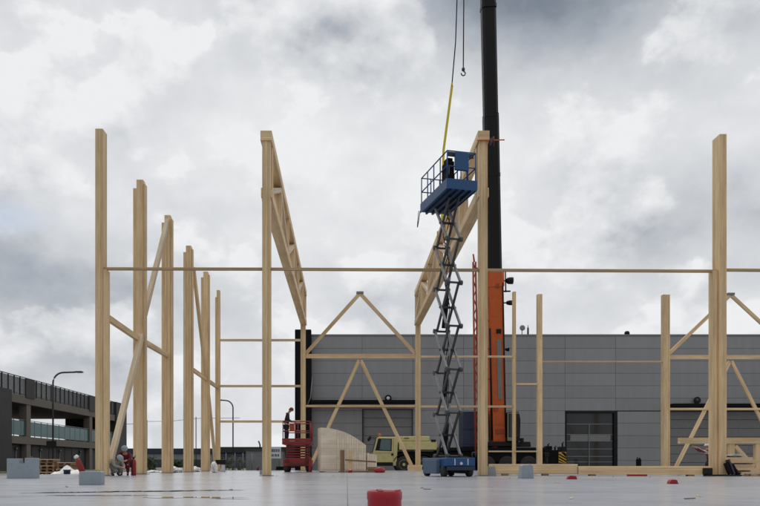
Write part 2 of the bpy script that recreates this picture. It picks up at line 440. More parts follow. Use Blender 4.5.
# ------------------------------------------------------------------ warehouse
DW = 75.0
wb0, wb1, WT = PX(306, DW), 62.0, PZ(336, DW)
wh = thing('warehouse', (wb0, DW, GZ), 'long dark grey warehouse of flat metal panels behind the timber frame', 'building')
PW = 50.7 * DW / FPX; PH = 12.45 * DW / FPX
x_first = PX(565, DW) - 6 * PW
doors = [(PX(363, DW), PX(413, DW), PZ(409, DW)), (PX(566, DW), PX(617.5, DW), PZ(411.5, DW)), (PX(668, DW), PX(775, DW), PZ(411, DW))]
def wall(mb):
    g = .024
    xs = [wb0] + [x_first + i * PW for i in range(0, 16) if x_first + i * PW > wb0 + .3 and x_first + i * PW < wb1 - .3] + [wb1]
    k = 0; z1 = WT
    while z1 > GZ + .2:
        z0 = max(z1 - PH, GZ)
        for i in range(len(xs) - 1):
            segs = [(xs[i], xs[i + 1], z0, z1)]
            for (a, bb, top) in doors:
                ns = []
                for (p, q, r, s_) in segs:
                    if q <= a or p >= bb or r >= top: ns.append((p, q, r, s_)); continue
                    if s_ > top: ns.append((p, q, top, s_)); s_ = top
                    if p < a: ns.append((p, a, r, s_))
                    if q > bb: ns.append((bb, q, r, s_))
                segs = ns
            for (p, q, r, s_) in segs:
                if q - p > .1 and s_ - r > .1: mb.box(p + g / 2, q - g / 2, DW, DW + .12, r + g / 2, s_ - g / 2, 0.0)
        z1 = z0
sub(wh, 'wall', WPAN, wall)
sub(wh, 'backing_wall', MATT, lambda mb: mb.box(wb0 + .02, wb1, DW + .6, DW + 30, GZ, WT - .1))
def jamb(mb):
    # joints read dark: a carrier sheet just behind the panels, open at the doors
    xs = sorted([wb0 + .02, wb1 - .02] + [q for dd in doors for q in dd[:2]])
    tops = {}
    for i in range(len(xs) - 1):
        mid = (xs[i] + xs[i + 1]) / 2; zt = GZ
        for (a, bb, top) in doors:
            if a < mid < bb: zt = top
        mb.box(xs[i], xs[i + 1], DW + .125, DW + .595, zt, WT - .1)
sub(wh, 'carrier_frame', DSTEEL, jamb)
sub(wh, 'coping', PLATEG, lambda mb: mb.boxh(wb0 - .02, wb1, DW - .06, DW + .7, WT + .003, WT + .16))
sub(wh, 'corner_pier', MATT, lambda mb: mb.box(PX(295.5, DW), PX(311.5, DW), DW - .9, DW - .003, GZ, PZ(331, DW), .03))
# first door: grey sectional door
def sect_door(a, bb, top, mat, n):
    def f(mb):
        h = (top - GZ) / n
        for i in range(n): mb.box(a + .06, bb - .06, DW + .25, DW + .33, GZ + i * h + .015, GZ + (i + 1) * h - .015, .01)
    dr = sub(wh, 'door', mat, f)
    sub(dr, 'frame', DSTEEL, lambda mb: (mb.box(a, a + .055, DW + .02, DW + .40, GZ, top), mb.box(bb - .055, bb, DW + .02, DW + .40, GZ, top), mb.boxh(a + .058, bb - .058, DW + .02, DW + .40, top - .055, top)))
    return dr
sect_door(*doors[0], PLATEG, 7)
sect_door(*doors[2], PLATEG, 7)
# second door: glazed black
a, bb, top = doors[1]
gd_ = sub(wh, 'glazed_door', GLASS, lambda mb: mb.box(a + .07, bb - .07, DW + .30, DW + .34, GZ, top - .07))
def gframe(mb):
    mb.box(a, a + .065, DW + .02, DW + .36, GZ, top); mb.box(bb - .33, bb, DW + .02, DW + .29, GZ, top); mb.boxh(a + .07, bb - .34, DW + .02, DW + .36, top - .16, top)
sub(gd_, 'frame', BLACK, gframe)
def gbars(mb):
    zz = [PZ(y, DW) for y in (424, 434.5, 441, 449, 456.5, 462)]
    for i, z in enumerate(zz): mb.boxh(a + .08, bb - .40, DW + .255, DW + .297, z - .035, z + .035)
    mid = (a + bb) / 2 - .2
    mb.box(mid - .04, mid + .04, DW + .20, DW + .25, GZ, PZ(424, DW))
sub(gd_, 'glazing_bars', STEEL, gbars)
sub(gd_, 'panel', PLATEG, lambda mb: mb.boxh(a + .5, bb - .6, DW + .262, DW + .292, PZ(440.6, DW), PZ(435, DW)))
# canopies over the two sectional doors
for (x0, x1, y) in ((312, 415, 403), (668, 790, 406.5)):
    cn = sub(wh, 'canopy', MATT, lambda mb: mb.boxh(PX(x0, DW) , PX(x1, DW), DW - 1.3, DW - .003, PZ(y + 1, DW), PZ(y - 2, DW), .02))
for (x, y, lm) in ((388, 398.5, SIGNW), (696, 400.5, GLASS)):
    wl = sub(wh, 'wall_lamp', BLACK, lambda mb: mb.lathe((PX(x, DW), DW - .005, PZ(y, DW)), (0, -1, 0), [(.18, 0), (.2, .1), (.32, .16), (.34, .3), (.28, .3)], 20))
    sub(wl, 'lens', lm, lambda mb: mb.lathe((PX(x, DW), DW - .31, PZ(y, DW)), (0, -1, 0), [(.17, 0), (.17, .012), (.1, .02)], 20))
# small things on the roof edge
vt = sub(wh, 'roof_vent', BLACK, lambda mb: mb.lathe((PX(627, DW + 2), DW + 2, WT - .2), (0, 0, 1), [(.1, 0), (.1, .52), (.22, .56), (.27, .8), (.22, .98), (.08, 1.04)], 16))
sub(wh, 'roof_lamp', STEEL, lambda mb: (mb.tube([(PX(522, DW + 1), DW + 1, WT - .1), (PX(522, DW + 1), DW + 1, WT + .75)], .045, 8), mb.lathe((PX(522, DW + 1), DW + .9, WT + .95), (0, -1, 0), [(.05, -.1), (.26, 0), (.28, .08), (.2, .1)], 16)))
sub(wh, 'roof_mast', BLACK, lambda mb: (mb.tube([(PX(528, DW + 1), DW + 1, WT - .1), (PX(528, DW + 1), DW + 1, WT + 1.0)], .09, 8), mb.tube([(PX(528, DW + 1), DW + 1, WT + 1.0), (PX(528, DW + 1), DW + 1, WT + 1.25)], .03, 6)))
sub(wh, 'drain_pipe', STEEL, lambda mb: mb.tube([P(312.5, 377, DW - 1.0), P(310.5, 398, DW - 1.0), P(306, 408, DW - 1.0)], .05, 8))

# ------------------------------------------------------------------ parking garage on the left
GX = -34.7
def GD(px): return GX * FPX / (px - CX)
def GZp(py): return CZ + (YH - py) * 83.2 / FPX
gar = thing('parking_garage', (GX, 60, GZ), 'multi storey car park with grating parapet and teal railings at left', 'building')
gy0, gy1 = 58.0, GD(115)
GBACK = GX - 17
zt0, zt1 = GZp(405), GZp(397); zm0, zm1 = GZp(444.5), GZp(437); ztop = GZp(380)
sub(gar, 'roof_deck', CONC, lambda mb: (mb.box(GX - .4, GX, gy0, gy1, zt0, zt1, .02), mb.box(GBACK, GX - .403, gy0, gy1, zt0 + .3, zt1 - .25)))
sub(gar, 'middle_deck', CONC, lambda mb: (mb.box(GX - .4, GX, gy0, gy1, zm0, zm1, .02), mb.box(GBACK, GX - .403, gy0, gy1, zm0 + .2, zm1 - .2)))
for D in (63, 83, 103.2):
    sub(gar, 'column', CONC, lambda mb: (mb.box(GX - .9, GX - .05, D - .55, D + .55, GZ, zm0 - .003, .03), mb.box(GX - .9, GX - .05, D - .55, D + .55, zm1 + .003, zt0 - .003, .03)))
    sub(gar, 'parapet_panel', DCLAD, lambda mb: mb.box(GX + .01, GX + .09, D - 1.0, D + 1.3, zt1 - .15, ztop + .02))
    sub(gar, 'rear_column', CONC, lambda mb: (mb.box(GBACK + .05, GBACK + .8, D - .5, D + .5, GZ, zm0 + .19, 0), mb.box(GBACK + .05, GBACK + .8, D - .5, D + .5, zm1 - .19, zt0 + .29)))
def parapet(mb):
    y = gy0
    while y < gy1:
        mb.box(GX - .10, GX + .0, y, y + .12, zt1 + .003, ztop + .05); y += 1.42
    mb.bar((GX - .05, gy0, ztop + .09), (GX - .05, gy1, ztop + .09), .12, .07, (1, 0, 0))
    mb.bar((GX - .05, gy0, zt1 + .12), (GX - .05, gy1, zt1 + .12), .06, .06, (1, 0, 0))
sub(gar, 'parapet_posts', DCLAD, parapet)
def grating(mb):
    y = gy0 + .05
    while y < gy1:
        mb.box(GX - .135, GX - .115, y, y + .055, zt1 + .003, ztop); y += .115
    z = zt1 + .1
    while z < ztop:
        mb.box(GX - .112, GX - .104, gy0, gy1, z, z + .035); z += .10
sub(gar, 'parapet_grating', MESHG, grating)
zr = GZp(421)
def rail(mb):
    y = gy0
    while y < gy1 - 1.5:
        mb.box(GX - .24, GX - .21, y + .04, y + 1.72, zm1 + .12, zr - .08); y += 1.8
sub(gar, 'railing_panel', TEAL, rail)
def railp(mb):
    y = gy0
    while y < gy1: mb.box(GX - .26, GX - .19, y - .04, y + .03, zm1 + .003, zr); y += 1.8
    mb.bar((GX - .225, gy0, zr + .035), (GX - .225, gy1, zr + .035), .08, .06, (1, 0, 0))
sub(gar, 'railing', STEEL, railp)
sub(gar, 'stair_core', DCLAD, lambda mb: mb.box(GX - 6, GX + .25, gy0 - 2, GD(9.5), GZ, zt1 + .3))
sub(gar, 'corner_tower', DCLAD, lambda mb: mb.box(GX - 6, GX + .2, gy1 + .01, GD(125.5), GZ, GZp(380) + .15, .05))
def gfl(mb):
    y = gy0 + 22
    while y < gy1 - 2:
        mb.box(GX - .75, GX - .6, y + .06, y + 2.4, GZ, zm0 - .05); y += 2.5
sub(gar, 'ground_floor_wall', DCLAD, gfl)
sub(gar, 'rear_wall', DCLAD, lambda mb: mb.box(GBACK - .3, GBACK, gy0, gy1 - 14, GZ, zt0))
sub(gar, 'end_wall', DCLAD, lambda mb: mb.box(PX(66, gy1), GX - .41, gy1 - .3, gy1, zm1 - .19, zt0 + .29))
for px in (21, 45, 64, 84):
    D = GD(px); sub(gar, 'entrance_lamp', STEEL, lambda mb: (mb.tube([(GX - .55, D, GZ), (GX - .55, D, 2.0)], .05, 6), mb.blob((GX - .5, D, 2.15), .16, .16, .16, 0, 2)))

# ------------------------------------------------------------------ street lamps
def street_lamp(px, top, D, arm, label):
    X = PX(px, D); z1 = PZ(top, D)
    t_ = thing('street_lamp', (X, D, GZ), label, 'street lamp', 'street lamps beside the building site')
    sg = 1 if arm > 0 else -1; r = .9
    pts = [(X, D, GZ + .8), (X, D, z1 - r)] + [(X + sg * r * (1 - math.cos(q)), D, z1 - r + r * math.sin(q)) for q in [R(x) for x in range(15, 91, 15)]] + [(X + arm * .75, D, z1 + .03)]
    sub(t_, 'pole', DSTEEL, lambda mb: (mb.tube([(X, D, GZ), (X, D, GZ + .85)], .12, 10), mb.tube(pts, .075, 10)))
    def head(mb):
        mb.prism([(X + arm * .75, z1 - .02), (X + arm, z1 - .01), (X + arm, z1 + .06), (X + arm * .97, z1 + .11), (X + arm * .75, z1 + .10)], D - .17, D + .17, .01)
    hd = sub(t_, 'lamp_head', DSTEEL, head)
    sub(hd, 'lens', SIGNW, lambda mb: mb.boxh(min(X + arm * .8, X + arm * .96), max(X + arm * .8, X + arm * .96), D - .12, D + .12, z1 - .045, z1 - .022))
    return t_
l1 = street_lamp(53, 372.5, 65, PX(83, 65) - PX(53, 65), 'tall street lamp with long arm in front of the car park')
sub(l1, 'sign_plate', BLACK, lambda mb: mb.box(PX(47, 65), PX(57, 65), 64.85, 64.89, PZ(448, 65), PZ(441, 65)))
street_lamp(233, 400.5, 90, PX(219, 90) - PX(233, 90), 'slim street lamp above the low dark building between the columns')

# ------------------------------------------------------------------ far low buildings, fence, sign, bushes
def hall(x0, x1, D, ytop, label, mats, depth=25):
    X0, X1, Z1 = PX(x0, D), PX(x1, D), PZ(ytop, D)
    t_ = thing('low_building', (X0, D, GZ), label, 'building')
    h = Z1 - GZ
    sub(t_, 'wall', mats[0], lambda mb: mb.box(X0, X1, D, D + depth, GZ, GZ + h * .72))
    sub(t_, 'roof', mats[1], lambda mb: mb.boxh(X0 - .3, X1 + .3, D - .4, D + depth, GZ + h * .722, Z1, .05))
    return t_, X0, X1, h
t_, X0, X1, h = hall(60, 218, 190, 448.5, 'long low grey building far off behind the left row of columns', (GREYB, BLUED))
def win(mb):
    x = X0 + 2
    while x < X1 - 5: mb.box(x, x + 4.2, 189.95, 189.99, GZ, GZ + h * .42); x += 5
sub(t_, 'window_band', GLASS, win)
t_, X0, X1, h = hall(217.5, 305, 150, 447, 'dark corrugated low shed beyond the wire fence', (BLUED, DCLAD))
def ribs(mb):
    x = X0 + .2
    while x < X1 - .3: mb.box(x, x + .12, 149.93, 149.995, GZ, GZ + h * .7); x += .5
sub(t_, 'wall_ribs', BLUED, ribs)
# pale grey container hut
D = 72
t_ = thing('site_hut', (PX(246, D), D, GZ), 'pale grey flat roofed site hut beside the dark shed', 'hut')
sub(t_, 'wall', GREYB, lambda mb: mb.box(PX(246, D), PX(283, D), D, D + 3, GZ, PZ(451, D)))
sub(t_, 'roof', DSTEEL, lambda mb: mb.boxh(PX(245.3, D), PX(283.6, D), D - .12, D + 3.1, PZ(450.9, D), PZ(449.2, D)))
sub(t_, 'wall_ribs', GREYB, lambda mb: [mb.box(PX(246, D) + .1 + i * .3, PX(246, D) + .2 + i * .3, D - .035, D - .002, GZ + .1, PZ(451.6, D)) for i in range(11)])
sub(t_, 'chimney', DSTEEL, lambda mb: mb.tube([P(260, 449, D + 1), P(260, 445, D + 1), P(258.5, 441, D + 1)], .07, 8))
# sign board
D = 62
t_ = thing('notice_board', (PX(275, D), D, GZ), 'white board with two rows of blue lettering beside the red lift', 'sign')
sub(t_, 'board', SIGNW, lambda mb: mb.box(PX(269, D), PX(281, D), D, D + .05, PZ(458.5, D), PZ(447.3, D)))
def letters(mb):
    rnd = random.Random(4)
    for (ya, yb) in ((452.0, 449.2), (456.6, 454.2)):
        x = 269.9
        while x < 280:
            ww = rnd.uniform(.45, .8); ty = rnd.random()
            if rnd.random() > .14:
                zA, zB = PZ(ya, D), PZ(yb, D); q = .022 * 1.6
                mb.box(PX(x, D), PX(x, D) + q, D - .012, D - .002, zA, zB)
                if ty > .3: mb.box(PX(x + ww, D) - q, PX(x + ww, D), D - .012, D - .002, zA, zB)
                if ty < .75: mb.boxh(PX(x, D) + q + .001, PX(x + ww, D) - q - .001, D - .012, D - .002, zB - q, zB)
                if ty > .15: mb.boxh(PX(x, D) + q + .001, PX(x + ww, D) - q - .001, D - .012, D - .002, (zA + zB) / 2 - q / 2, (zA + zB) / 2 + q / 2)
            x += ww + .28
sub(t_, 'lettering', SIGNB, letters)
sub(t_, 'post', STEEL, lambda mb: mb.tube([(PX(271, D), D + .09, GZ), (PX(271, D), D + .09, PZ(448, D))], .035, 8))
sub(t_, 'post', STEEL, lambda mb: mb.tube([(PX(279, D), D + .09, GZ), (PX(279, D), D + .09, PZ(448, D))], .035, 8))
# wire fence
D = 68
t_ = thing('wire_fence', (PX(226, D), D, GZ), 'thin galvanised wire fence before the dark shed', 'fence')
for px in (219, 226, 235, 243, 252): sub(t_, 'post', STEEL, lambda mb: mb.tube([(PX(px, D), D, GZ), (PX(px, D), D, PZ(453, D))], .035, 8))
def wires(mb):
    x0, x1 = PX(217, D), PX(256, D)
    for i in range(9): mb.tube([(x0, D + .04, GZ + .15 + i * .14), (x1, D + .04, GZ + .15 + i * .14)], .008, 4)
    x = x0
    while x < x1: mb.tube([(x, D + .055, GZ + .05), (x, D + .055, PZ(454, D))], .006, 4); x += .12
sub(t_, 'mesh', STEEL, wires)
def bush(px, D, wpx, ytop, label, seed, n=900):
    rnd = random.Random(seed); X = PX(px, D); H = PZ(ytop, D) - GZ; rx = wpx * D / FPX / 2
    t_ = thing('bush', (X, D, GZ), label, 'bush', 'bushes beyond the slab')
    def leaves(mb):
        cl = [(Vector((rnd.uniform(-.75, .75) * rx, rnd.uniform(-.6, .6) * rx, rnd.uniform(.15, .8) * H)), rnd.uniform(.25, .5) * rx) for _ in range(14)]
        for _ in range(n):
            c, r = rnd.choice(cl); p = c + Vector((rnd.gauss(0, 1), rnd.gauss(0, 1), rnd.gauss(0, 1))) * r * .55
            if p.z < .02: continue
            p += Vector((X, D, GZ)); s_ = rnd.uniform(.05, .13)
            a = Vector((rnd.gauss(0, 1), rnd.gauss(0, 1), rnd.gauss(0, .6))).normalized(); bq = a.orthogonal().normalized()
            mb.quadmesh([p - a * s_, p + bq * s_ * .5, p + a * s_, p - bq * s_ * .5], [(0, 1, 2, 3)])
    sub(t_, 'foliage', LEAF, leaves)
    sub(t_, 'stem', WOODB, lambda mb: [mb.tube([(X, D, GZ), (X + rnd.uniform(-.4, .4) * rx, D + rnd.uniform(-.3, .3) * rx, GZ + H * .7)], .03, 6, r1=.01) for _ in range(5)])
bush(150, 78, 13, 456, 'round green bush between the second and third left column', 21)
bush(177, 80, 9, 459, 'dark small bush between the third and fourth left column', 22)
bush(229, 71, 9, 452, 'tall narrow green bush left of the grey hut behind the wire fence', 23)
bush(240.5, 71, 7, 455, 'lower green bush standing close to the grey hut', 24, 600)
def verge_tufts(mb):
    rnd = random.Random(9)
    for _ in range(2600):
        x, y = rnd.uniform(-40, -7), rnd.uniform(57.6, 65.5); hh = rnd.uniform(.05, .2); l_ = rnd.uniform(-.05, .05)
        mb.quadmesh([(x, y, GZ + .03), (x + .03, y, GZ + .03), (x + .015 + l_, y, GZ + hh)], [(0, 1, 2)])
mb = MB(); verge_tufts(mb); o = mb.obj('grass', GRASS); tag(o, 'short rough grass along the far left edge of the slab', 'grass', kind='stuff')
# overhead line far left
t_ = thing('overhead_line', (PX(146, 160), 160, GZ), 'faint overhead wire on slim masts behind the left columns', 'overhead line')
for px, D, yt in ((118, 150, 424), (147, 156, 421), (196, 166, 418)): sub(t_, 'mast', DSTEEL, lambda mb: mb.tube([(PX(px, D), D, GZ), (PX(px, D), D, PZ(yt - 1, D))], .10, 6))
sub(t_, 'wire', DSTEEL, lambda mb: (mb.tube([P(60, 428, 138), P(90, 426.8, 144), P(118, 424.3, 150), P(133, 424.0, 153), P(147, 421.5, 156), P(170, 421.4, 161), P(196, 418.5, 166), P(240, 418, 172)], .05, 5)))

# ------------------------------------------------------------------ timber frame
D0 = 28.0
ROWD = [28.0, 33.0, 38.0, 43.2, 48.4, 53.4]
def column(X, D, pieces, label, group, shoe=True, mat=None, w=None):
    """pieces: (dx0, dx1, y0, y1, top) local lamellae side by side"""
    t_ = thing('timber_column', (X, D, 0), label, 'column', group)
    for i, (a, b_, y0, y1, top) in enumerate(pieces):
        nm = 'core_lamella' if i == 0 else 'side_lamella'
        sub(t_, nm, mat or WOOD, lambda mb: mb.box(X + a, X + b_, D + y0, D + y1, .03, top, .008))
    xs = [q for p in pieces for q in p[:2]]; ys = [q for p in pieces for q in p[2:4]]
    if shoe: sub(t_, 'base_plate', STEEL, lambda mb: mb.box(X + min(xs) - .09, X + max(xs) + .09, D + min(ys) - .09, D + max(ys) + .09, 0.0, .026))
    return t_
LG = 'laminated timber columns of the left row'
XL = -9.1
rail_z = PZ(267.5, D0)
# corner column: narrow above the rail, a second piece below it
column(PX(99.5, D0), D0, [(-.16, .12, 0, .50, PZ(128.5, D0)), (.123, .25, .02, .44, rail_z - .06)], 'tallest left column, nearest the camera, with the long rail butting its side', LG)
labs = ['second column of the left row, stepped top, brace crossing its face', 'third column of the left row, pale brace reaching up to its top', 'fourth column of the left row, stepped top with brace starting right of it', 'fifth column of the left row, short in view, behind a slanting brace']
cxs = [140.5, 168, 189, 206]; tops = [179.5, 215, 245.5, 271.5]
for i in range(4):
    D = ROWD[i + 1]; X = PX(cxs[i], D) - .05; zt = PZ(tops[i], D)
    column(X, D, [(-.13, .16, 0, .36, zt), (-.28, -.133, .03, .34, zt - .36), (.163, .25, .03, .34, zt - .18)], labs[i], LG)
D = ROWD[5]; column(PX(217.5, D), D, [(-.06, .15, 0, .36, PZ(290, D)), (-.17, -.063, .03, .34, PZ(297, D))], 'farthest and shortest looking column at the end of the left row', LG)

TG = 'columns carrying the two long trusses'
XT = [PX(266.2, D0), PX(483.6, D0)]
truss_bot = PZ(197, D0); truss_top = PZ(131, D0)
for i, X in enumerate(XT):
    column(X, D0, [(-.15, .15, 0, .42, truss_top - .33), ], ('near column under the left truss, rising from the slab to the truss end', 'near column under the right truss, beside the blue scissor lift')[i], TG)
DF = 53.4
for i, (px, X) in enumerate(((303, None), (418.2, None))):
    X = PX(px, DF)
    column(X, DF, [(-.17, .17, 0, .4, PZ(322, DF) - .003)], ('far column at the end of the left truss before the black pier', 'far column at the end of the right truss left of the scissor lift')[i], TG)

# trusses
def truss(X, label, xe):
    """near end at X, far end over xe"""
    t_ = thing('timber_truss', (X, D0, truss_bot), label, 'truss', 'long parallel trusses')
    y0, y1 = D0 - .05, DF + .45
    wd = .42; ch = .36
    def pt(y, z, dx=0): return Vector((X + (xe - X) * (y - D0) / (DF - D0) + dx, y, z))
    zb, zt = truss_bot + ch / 2, truss_top - ch / 2
    sub(t_, 'top_chord', WOOD, lambda mb: mb.bar(pt(y0, zt), pt(y1, zt), wd, ch, (1, 0, 0), .01))
    ny = D0 + .43
    sub(t_, 'bottom_chord', WOOD, lambda mb: mb.bar(pt(ny, zb), pt(y1, zb), wd, ch, (1, 0, 0), .01))
    sub(t_, 'bearing_block', WOOD, lambda mb: (mb.bar(pt(D0 + .0, zb, -.173), pt(D0 + .425, zb, -.173), .04, ch * .9, (1, 0, 0)), mb.bar(pt(D0 + .0, zb, .173), pt(D0 + .425, zb, .173), .04, ch * .9, (1, 0, 0))))
    n = 6; ps = (y1 - .2 - (ny + .2)) / n; z0, z1 = truss_bot + ch + .003, truss_top - ch - .003
    for k in range(n + 1):
        y = ny + .2 + k * ps
        sub(t_, 'post', WOOD, lambda mb: mb.bar(pt(y, z0), pt(y, z1), wd * .9, .24, (1, 0, 0), .006))
        if k < n:
            ya, yb = y + .17, y + ps - .17
            a, b_ = (pt(ya, z0 + .12), pt(yb, z1 - .14))
            if k % 2: a, b_ = (pt(ya, z1 - .14), pt(yb, z0 + .12))
            sub(t_, 'diagonal', WOODP, lambda mb: mb.bar(a, b_, wd * .86, .2, (1, 0, 0), .006))
    return t_
truss(XT[0], 'long timber truss on the left pair of tall columns', PX(303.4, DF))
truss(XT[1], 'long timber truss on the right, beside the blue platform and sling', PX(418, DF))
for X, nm in ((XT[0], 'left'), (XT[1], 'right')):
    pass

# column on the right edge
XR = PX(719, D0)
column(XR, D0 - .1, [(-.02, .235, 0, .58, PZ(135, D0)), (-.20, -.023, .12, .5, rail_z - .09)], 'heavy tall column at the right with black fittings at its foot', 'tall columns at the right', shoe=False)
# far columns
for (px, w_, top, lab) in ((540, .34, 294, 'slim far column right of the crane in front of the warehouse'), (514.6, .2, 291.5, 'thinnest far column, standing just in front of the crane cab'), (666.5, .5, 294.5, 'broad far column with braces rising from it, left of the heavy right column'), (800, .5, 294.5, 'far column just beyond the right picture edge')):
    X = PX(px, DF)
    column(X, DF, [(-w_ / 2, w_ / 2, 0, .36, PZ(top, DF))], lab, 'far columns before the warehouse')

# rails and braces
def stick(name, p0, p1, w_, h_, label, cat, group=None, side=None, mat=None, bev=.006):
    mb = MB(); mb.bar(p0, p1, w_, h_, side, bev); c = (Vector(p0) + Vector(p1)) / 2
    return tag(mb.obj(name, mat or WOOD, origin=c), label, cat, group)
RG = 'horizontal timber rails'
yr = D0 + .18
def near_rail(xa, ya, xb, yb, label): stick('timber_rail', (xa, yr, PZ(ya, D0)), (xb, yr, PZ(yb, D0)), .13, .095, label, 'rail', RG, (0, 1, 0), WOODM)
near_rail(PX(99.5, D0) + .123, 267.6, XT[0] - .153, 267.9, 'high rail from the tallest left column to the left truss column')
near_rail(XT[0] + .153, 267.9, XT[1] - .153, 269, 'high rail between the two near truss columns, passing the scissor lift')
near_rail(XT[1] + .153, 269, XR - .023, 270, 'high rail from the right truss column to the heavy right column')
near_rail(XR + .238, 268.8, PX(800, D0), 269.4, 'high rail running out of the picture right of the heavy column')
def far_rail(xa, xb, y, label, th=.17, dy=.1): stick('timber_rail', (PX(xa, DF), DF + dy, PZ(y, DF)), (PX(xb, DF), DF + dy, PZ(y, DF)), .12, th, label, 'rail', RG, (0, 1, 0))
for y, lab in ((340, 'topmost far rail between the last left column and the left truss'), (386, 'middle far rail between the last left column and the left truss'), (421.5, 'lowest far rail between the last left column and the left truss')):
    far_rail(220, 300.4, y, lab, .16)
far_rail(305.8, 415.6, 356, 'thick cross beam of the far braced gable between the trusses', .30)
far_rail(305.8, 415.6, 406, 'thin rail under the dark canopy left of the parked truck', .15)
far_rail(420.9, 512.9, 356.5, 'upper far rail passing behind the blue scissor lift', .14)
far_rail(420.9, 512.9, 406.5, 'lower far rail passing behind the blue scissor lift', .14)
far_rail(516.2, 537.4, 384, 'short rail between the thinnest and the slim far column', .12)
far_rail(488, 537.4, 451.5, 'low pale rail in front of the crane chassis', .10, -.15)
far_rail(542.6, 662.7, 361.5, 'thin rail across the plain warehouse wall at the right', .10)
far_rail(670.2, 796, 357, 'thick cross beam of the far braced gable at the right', .28)
far_rail(670.2, 796, 409, 'thin rail below the dark canopy at the right', .15)
# left row braces
BG = 'slanting timber braces'
xin = XL + .12
def pl(px, py, D): return Vector((PX(px, D), D, PZ(py, D)))
stick('timber_brace', pl(108, 318, D0 + .5), pl(138.5, 339, ROWD[1] - .003), .16, .22, 'near half of the sloping rail between first and second left columns', 'brace', BG, (1, 0, 0))
stick('timber_brace', pl(146, 343, ROWD[1] + .37), pl(166.5, 355, ROWD[2] - .003), .16, .22, 'far half of the sloping rail between second and third left columns', 'brace', BG, (1, 0, 0))
stick('timber_brace', pl(108.5, 470, D0 + .7), pl(141.5, 336, ROWD[1] - .01), .18, .30, 'pale brace rising from the foot of the tallest left column', 'brace', BG, (1, 0, 0), WOODP)
stick('timber_brace', pl(143.5, 318, ROWD[1] + .38), pl(167.5, 221, ROWD[2] - .01), .18, .30, 'pale brace rising to the top of the third left column', 'brace', BG, (1, 0, 0), WOODP)
stick('timber_brace', pl(193.5, 268, ROWD[3] + .37), pl(206, 376, ROWD[4] - .003), .18, .26, 'steep brace descending from the fourth left column', 'brace', BG, (1, 0, 0))
stick('timber_brace', pl(208, 390, ROWD[4] + .37), pl(216, 470, ROWD[5] - .003), .18, .26, 'short steep brace ending at the foot of the last left column', 'brace', BG, (1, 0, 0))
stick('timber_brace', pl(193, 370, ROWD[3] + .37), pl(206, 379, ROWD[4] - .003), .16, .22, 'short sloping rail between fourth and fifth left columns', 'brace', BG, (1, 0, 0))
stick('timber_brace', pl(208.5, 381, ROWD[4] + .37), pl(217, 387, ROWD[5] - .003), .16, .22, 'last short sloping rail between fifth and sixth left columns', 'brace', BG, (1, 0, 0))
# far gables
def gable(x0, xa, x1, yb, yap, ymid, yfoot, where, xf0, xf1):
    y = DF + .2
    def q(px, py): return Vector((PX(px, DF), y, PZ(py, DF)))
    stick('timber_brace', q(x0, yb), q(xa - .9, yap + 1.5), .14, .24, 'upper left brace of the ' + where, 'brace', BG, (0, 1, 0))
    stick('timber_brace', q(x1, yb), q(xa + .9, yap + 1.5), .14, .24, 'upper right brace of the ' + where, 'brace', BG, (0, 1, 0))
    mb = MB(); mb.boxh(PX(xa - 3.6, DF), PX(xa + 3.6, DF), y - .12, y + .12, PZ(yap + 1.2, DF), PZ(yap - 1.2, DF), .01)
    tag(mb.obj('apex_block', STEEL, origin=q(xa, yap)), 'small grey block capping the ' + where, 'block')
    stick('timber_brace', q(xa - .8, ymid), q(xf0, yfoot), .14, .24, 'lower left brace of the ' + where, 'brace', BG, (0, 1, 0))
    stick('timber_brace', q(xa + .8, ymid), q(xf1, yfoot), .14, .24, 'lower right brace of the ' + where, 'brace', BG, (0, 1, 0))
gable(305.9, 360, 415.4, 353, 292.2, 360, 469, 'far gable between the long trusses', 309, 413.5)
gable(670.4, 732, 795.6, 353, 293.5, 361, 469.3, 'far gable at the right picture edge', 676, 788)
mb = MB(); mb.boxh(PX(408, DF - .5), PX(423, DF - .5), DF - .7, DF - .15, 0, PZ(465, DF), .01); tag(mb.obj('timber_block', WOOD, origin=(PX(415, DF), DF - .4, 0)), 'squat timber block at the foot of the far column by the truck', 'block')
# sill beams lying on the slab
def sill(xa, Da, xb, Db, z0, z1, label):
    stick('sill_beam', (PX(xa, Da), Da, (z0 + z1) / 2), (PX(xb, Db), Db, (z0 + z1) / 2), .3, z1 - z0, label, 'beam', 'beams lying on the slab at the right', (0, 1, 0), WOOD, .012)
sill(489, 29.3, 577, 28.9, .07, .445, 'left sill beam lying on blocks beside the right truss column')
sill(578, 28.75, 709.5, 27.9, .05, .365, 'right sill beam lying on blocks up to the heavy column')
for i, (px, D) in enumerate(((505, 29.1), (545, 28.95), (592, 28.6), (640, 28.3), (690, 28.0))):
    z = .068 if px < 577 else .048
    mb = MB(); mb.boxh(PX(px - 3, D), PX(px + 3, D), D - .12, D + .12, 0, z, .004); tag(mb.obj('packing_block', WOODB, origin=(PX(px, D), D, 0)), ('dark packing block under the left sill beam behind the grey blocks', 'dark packing block under the middle of the left sill beam', 'dark packing block under the left end of the right sill beam', 'dark packing block under the middle of the right sill beam', 'dark packing block under the right sill beam near the heavy column')[i], 'block', 'packing blocks under the sill beams')

